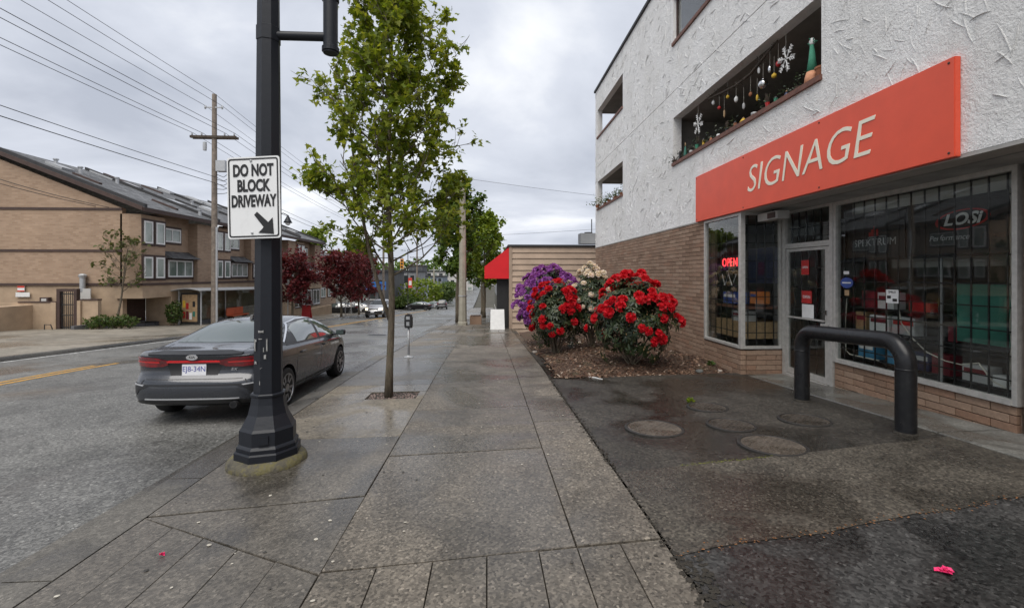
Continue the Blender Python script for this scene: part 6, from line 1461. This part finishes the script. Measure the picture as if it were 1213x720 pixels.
# trees on our side beyond the pole
tree('street_tree', 'full dark green street tree behind the concrete pole', (-1.95, 31.5, G(31.5)), 10.6, .15, 2.5, 1.9, 11000, .25, 'leaf_street', 34, 15, 'street trees', kind='oval', spread=.35, per=10)
tree('street_tree', 'lighter green street tree farther along, right of the concrete pole', (-.2, 39, G(39)), 8.9, .14, 2.5, 2.4, 6500, .28, 'leaf_yellowgreen', 28, 17, 'street trees', kind='oval', spread=.4, per=10)
tree('street_tree', 'third street tree half hidden behind the red awning shop', (-.5, 50, G(50)), 8.0, .15, 2.6, 2.3, 2400, .3, 'leaf_street', 24, 19, 'street trees', kind='oval', spread=.4, per=10)
t = thing('planter_box', 'low brick planter at the foot of the concrete pole', 'planter', (CPX+.75, CPY+1.2, G(CPY+1.2))); MB().box(-.35, .35, -.5, .5, -.1, .5).build('box', 'brick', t); MB().box(-.30, .30, -.45, .45, .45, .52).build('soil', 'mulch', t)

# ================================================================ TAN SHOP WITH RED AWNING
SY = 23.8; cX = atY(603, 380, SY).x; topz = atY(650, 290, SY).z; gz = G(SY)-.3
sh = thing('tan_shop', 'low tan clapboard shop with a red awning at the street', 'building', (0, 0, 0))
MB().box(cX+.03, 14, SY+.05, SY+16, gz-1.5, topz-.08).build('wall', 'siding_trim', sh)
nb = 15; bh = (topz-.1-gz)/nb
for i in range(nb):
    z = gz+i*bh; mb = MB(); mb.prism([Vector((cX+.16, SY+.05, z)), Vector((cX+.16, SY-.045, z)), Vector((cX+.16, SY+.0, z+bh-.012)), Vector((cX+.16, SY+.05, z+bh-.012))], (0, 0, 0), (9, 0, 0)); mb.build('board', 'siding', sh)
MB().box(cX, cX+.155, SY-.05, SY+.1, gz, topz-.1).build('corner_board', 'siding_trim', sh); MB().box(cX-.06, 14, SY-.10, SY+16, topz-.1, topz).build('roof_edge', 'roof_edge', sh)
az1 = atY(603, 293, SY).z; az0 = atY(603, 330, SY).z; ax = atY(574, 330, SY+1.2).x
aw = MB(); aw.prism([Vector((cX-.004, SY, az1)), Vector((ax, SY, az0+.62)), Vector((ax, SY, az0)), Vector((cX-.004, SY, az0))], (0, 0, 0), (0, 7.5, 0)); awn = aw.build('awning', 'awning_red', sh)
for k_ in range(1, 5): MB().box(ax-.006, ax-.002, SY+k_*1.5, SY+k_*1.5+.03, az0, az0+.62).build('awning_seam', 'print_wine', awn)
for k_ in range(3):
    y = SY+.5+k_*2.3; w_ = MB().box(cX-.02, cX+.06, y, y+1.9, gz+.9, az0-.05).build('shop_window', 'aluminium', sh); MB().box(cX-.035, cX-.022, y+.08, y+1.82, gz+.98, az0-.13).build('pane', 'window_dark', w_)
dd = MB().box(cX-.5, cX-.44, SY+.55, SY+1.6, gz+.25, az0-.1).build('door', 'aluminium', sh); MB().box(cX-.52, cX-.505, SY+.65, SY+1.5, gz+.4, az0-.25).build('pane', 'window_dark', dd); MB().box(cX-.62, cX-.0, SY+.42, SY+.54, gz+.2, az0-.004).build('door_side', 'trim_black', sh)
ac = thing('rooftop_unit', 'grey air unit with antenna on the tan shop roof', 'air conditioner', atY(697, 289, SY+4)); MB().box(-.55, .75, -.4, .4, 0, .62).build('casing', 'wall_grey', ac); MB().lathe([(.25, .62), (.25, .7)], seg=14).build('fan', 'trim_black', ac); MB().tube([(.2, 0, .6), (.2, 0, 1.5)], .03, 6).build('antenna', 'trim_black', ac)
p = gp(587, 384); wb = thing('sandwich_board', 'white folding sandwich board outside the red awning shop', 'sign', (p.x, SY-.4, G(SY))); 
MB().prism([Vector((-.36, -.28, 0)), Vector((.36, -.28, 0)), Vector((.34, -.03, 1.02)), Vector((-.34, -.03, 1.02))], (0, 0, 0), (0, .03, 0)).build('front_panel', 'matte_white', wb); MB().prism([Vector((-.36, .28, 0)), Vector((.36, .28, 0)), Vector((.34, .03, 1.02)), Vector((-.34, .03, 1.02))], (0, 0, 0), (0, .03, 0)).build('back_panel', 'matte_white', wb)
# more frontages beyond along our side
for i, (y0_, y1_, h_, m_, lb_) in enumerate(((41, 56, 4.4, 'wall_pale', 'pale low shop beyond the red awning shop'), (58, 80, 6.5, 'wall_grey', 'grey two storey block farther along our side'))):
    o = thing('shop_building', lb_, 'building', (0, 0, 0)); gz_ = G(y1_); MB().box(1.4, 14, y0_, y1_, gz_-1, G(y0_)+h_).build('wall', m_, o)
    for k_ in range(4): yy = y0_+.8+k_*(y1_-y0_)/4; w_ = MB().box(1.34, 1.45, yy, yy+(y1_-y0_)/4-1.4, gz_+.8, gz_+3).build('window', 'window_dark', o); MB().box(1.30, 1.34, yy-.1, yy+(y1_-y0_)/4-1.3, gz_+.7, gz_+.8).build('sill', 'wall_pale', w_)

# ================================================================ MAPLES, STREET LAMP, SIGN POSTS ON THE FAR SIDE
for px, pyb, pyt, r, lb_, sd in ((346, 378, 318, 2.3, 'dark red maple half hidden by the lamp post', 31), (404, 375, 312, 2.55, 'dark red maple, middle of the three across the street', 32), (425, 372, 316, 2.6, 'dark red maple nearest the silver van', 33)):
    p = gp(px, pyb); Y = p.y; tz = atY(px, pyt, Y).z; tree('red_maple', lb_, (p.x, Y, G(Y)-.05), tz-G(Y), .10, .95, r*1.15, 5600, .26, 'leaf_red', 26, sd, 'red maples across the street', 'round', kind='maple', spread=.4, per=12)
def signpost(px, pyb, pyt, label, mat='galvanised', ww=.3, hh=.45):
    p = gp(px, pyb); t = thing('sign_post', label, 'sign post', (p.x, p.y, G(p.y)-.05), group='sign posts across the street'); z = atY(px, pyt, p.y).z-t.location.z; MB().tube([(0, 0, 0), (0, 0, z)], .04, 8).build('post', 'galvanised', t); MB().box(-ww/2, ww/2, -.06, -.041, z-hh, z).build('plate', mat, t)
signpost(341, 378, 331, 'thin grey sign post in front of the first red maple'); signpost(409, 374, 343, 'thin grey sign post between the red maples'); signpost(416, 372, 358, 'short white post under the red maples', 'matte_white', .2, .5)
p = gp(347, 378); t = thing('red_board', 'red notice board standing under the first maple', 'sign', (p.x+.6, p.y+1, G(p.y+1))); MB().prism([Vector((-.35, 0, 0)), Vector((.35, 0, 0)), Vector((.3, .15, 1.1)), Vector((-.3, .15, 1.1))], (0, 0, 0), (0, .05, 0)).build('panel', 'print_red', t); MB().prism([Vector((-.35, .5, 0)), Vector((.35, .5, 0)), Vector((.3, .25, 1.05)), Vector((-.3, .25, 1.05))], (0, 0, 0), (0, .05, 0)).build('back_panel', 'print_red', t)
def farlamp(px, pyt, X, label, one=True):
    p = atX(px, pyt, X); t = thing('street_lamp', label, 'street lamp', (p.x-.7, p.y, G(p.y)), group='street lamps across the street'); z = p.z-G(p.y)
    MB().lathe([(.16, 0), (.14, .6), (.08, .7), (.06, z+.25)], seg=8).build('post', 'lamp_black', t); MB().tube([(0, 0, z+.2), (.4, 0, z+.25), (.7, 0, z+.1)], .03, 6).build('arm', 'lamp_black', t); MB().lathe([(.05, .12), (.09, 0), (.25, -.32), (.29, -.4)], (.7, 0, z), 12).build('shade', 'lamp_black', t, True); MB().lathe([(.17, -.4), (.15, -.52), (.05, -.58)], (.7, 0, z), 10).build('globe', 'matte_white', t, True)
farlamp(341, 257, -13.6, 'black bell shaded street lamp above the far town houses')

# yellow-green trees behind the town houses
tree('background_tree', 'bright yellow green tree rising behind the far town house', (-24, 66, G(66)), 10.5, .2, 3, 3.6, 2600, .5, 'leaf_yellowgreen', 24, 41, 'background trees', 'round', kind='oval', spread=.6, per=12)
tree('background_tree', 'green tree behind the red maples', (-19, 70, G(70)), 9.5, .2, 3, 3.4, 2200, .5, 'leaf_bush', 24, 42, 'background trees', 'round', kind='oval', spread=.6, per=12)

# ================================================================ TRAFFIC AND THE FAR END
p = gp(446, 373, -RD); make_car(SUV, 'silver van with lit headlights driving up the road', 'paint_silver', (-11.1+.9, 49, roadz(-10, 46.5)), R(180), 0.054, True, 'cars on the street', name='silver_van', cat='van') if False else None
def place(D, label, pm, px, pyb, Y, rz, full, name, cat):
    x = atY(px, pyb, Y).x; L = D['L']; c, s_ = math.cos(rz), math.sin(rz); off = Vector((-s_*L/2, c*L/2, 0)); sl = -.054*c
    return make_car(D, label, pm, (x-off.x, Y-off.y, roadz(x, Y)-sl*L/2*1.0), rz, sl, full, 'cars on the street', name=name, cat=cat)
place(SUV, 'silver van with lit headlights coming up the road', 'paint_silver', 450, 373, 45, R(176), True, 'silver_van', 'van')
place(SEDAN, 'black sedan turning across the far road', 'paint_black', 497, 365, 76, R(74), False, 'sedan_car', 'car')
place(SUV, 'dark grey car driving away at the far end of road', 'paint_darkgrey', 524, 362, 84, R(4), False, 'dark_suv', 'car')
place(SEDAN, 'blue grey car beside the dark grey car far away', 'paint_silver', 514, 361, 92, R(60), False, 'sedan_car', 'car')
place(SEDAN, 'dark car parked under the red maples', 'paint_black', 402, 366, 56, R(98), False, 'sedan_car', 'car')
place(SEDAN, 'white car parked behind the red maples', 'paint_white_car', 420, 365, 60, R(95), False, 'sedan_car', 'car')
# traffic signal
p = atY(476, 313, 66); t = thing('traffic_signal', 'yellow traffic signal head hanging over the far junction', 'traffic signal', (p.x-5.5, 66, G(66))); zz_ = p.z-G(66)
MB().lathe([(.14, 0), (.10, zz_+.9)], seg=10).build('pole', 'trim_black', t); MB().tube([(0, 0, zz_+.75), (3, 0, zz_+.9), (5.7, 0, zz_+.85)], .06, 8).build('arm', 'trim_black', t); hd = MB().box(5.3, 5.75, -.15, .15, zz_-.6, zz_+.75).build('head', 'signal_yellow', t)
for k_ in range(3): MB().lathe([(.15, 0), (.15, .02)], (0, 0, 0), 12, Matrix.Translation((5.525, -.16, zz_-.35+k_*.43)) @ Matrix.Rotation(R(90), 4, 'X')).build('lens', 'trim_black', hd)
p = atY(486, 335, 70); t = thing('banner_pole', 'red and white banner on a black pole at the far junction', 'banner', (p.x-.35, 70, G(70))); MB().tube([(0, 0, 0), (0, 0, p.z-G(70)+5)], .06, 8).build('pole', 'trim_black', t); bb = MB().box(.06, .62, -.02, .02, p.z-G(70)-.75, p.z-G(70)+.75).build('banner', 'flag_red', t); MB().box(.14, .54, -.03, -.021, p.z-G(70)-.35, p.z-G(70)+.3).build('print', 'matte_white', bb)
upole('far utility pole with three crossarms at the junction', atY(494, 300, 105).x, 105, atY(494, 281, 105).z+4, .22, [(atY(494, 305, 105).z, 1.6, 'pole_wood_dark'), (atY(494, 310, 105).z, 1.6, 'pole_wood_dark'), (atY(494, 315, 105).z, 1.6, 'pole_wood_dark')])
upole('pale far pole beside the green bushes', atY(514, 330, 112).x, 112, atY(514, 318, 112).z, .3, [(atY(514, 320, 112).z, 1.2, 'galvanised')], mat='pole_concrete')
# green bushes
for i, (px, py, Y, rx, h_, mt, lb_) in enumerate(((500, 362, 100, 4.6, 6.2, 'leaf_yellowgreen', 'large bright green bush at the far junction'), (478, 362, 96, 3.6, 2.4, 'leaf_bush', 'low clipped green hedge left of the far bush'), (524, 359, 118, 3.2, 4.6, 'leaf_bush', 'green bush farther down right of the road'), (463, 362, 94, 2.6, 2.0, 'leaf_bush', 'low hedge behind the silver van'), (533, 352, 150, 4, 5, 'leaf_street', 'distant dark bush at the end of the road'))):
    p = atY(px, py, Y); leafball('bush', lb_, (p.x, Y, G(Y)-.1), rx, 2.5, h_, mt, 1500, .5, 80+i, group='bushes at the far junction')
# distant buildings stepping up the hill
rg = random.Random(77)
def fbox(label, px0, px1, pyt, Y, dep, mat, nwx=4, nwz=2, base=None, name='distant_building', blue=None):
    x0, x1 = atY(px0, 340, Y).x, atY(px1, 340, Y).x; zt_ = atY(px0, pyt, Y).z; zb = (G(Y)-1) if base is None else base
    o = thing(name, label, 'building', (0, 0, 0), group='distant buildings'); MB().box(x0, x1, Y, Y+dep, zb, zt_).build('wall', mat, o); MB().box(x0-.3, x1+.3, Y-.3, Y+dep, zt_, zt_+.4).build('roof', 'roof_edge', o)
    hz = (zt_-zb)/nwz
    for i in range(nwx):
        for j in range(nwz):
            xa = x0+(x1-x0)*(i+.2)/nwx; xb = x0+(x1-x0)*(i+.8)/nwx; za_ = zb+hz*(j+.35); w_ = MB().box(xa, xb, Y-.06, Y+.05, za_, za_+hz*.45).build('window', 'window_dark' if rg.random() < .7 else 'window_glass', o); MB().box(xa-.1, xb+.1, Y-.12, Y-.061, za_-.15, za_).build('sill', 'wall_pale', w_)
    return o
fbox('dark shopfront with bright blue sign left of the silver van', 427, 456, 322, 88, 20, 'wall_dark', 3, 1)
p0, p1 = atY(433, 342, 87.6), atY(452, 335, 87.6); tag(MB().box(p0.x, p1.x+.8, 87.4, 87.8, p0.z-.2, p1.z+.2).build('blue_sign', 'sign_blue'), 'bright blue fascia sign on the dark shopfront', 'sign')
fbox('grey building behind the traffic signal', 455, 492, 322, 112, 18, 'wall_grey', 5, 2); fbox('blue grey block behind the green bush', 494, 524, 328, 150, 20, 'wall_bluegrey', 5, 3); fbox('pale block on the far slope', 505, 560, 322, 200, 20, 'wall_pale', 8, 3); fbox('dark gabled block rising left of the far pole', 484, 500, 315, 170, 15, 'wall_dark', 3, 3)
fbox('long pale building at the end of the road', 520, 600, 332, 260, 20, 'wall_pale', 12, 3); fbox('grey block far left behind the maples', 380, 470, 325, 230, 20, 'wall_bluegrey', 12, 3); fbox('light grey tower far behind the junction', 528, 541, 316, 240, 15, 'wall_grey', 3, 5)
leafball('far_tree_bank', 'bank of dark trees on the distant hillside', (atY(515, 330, 330).x, 330, G(330)), 60, 12, 15, 'leaf_street', 2600, 2.2, 99, 'trees')
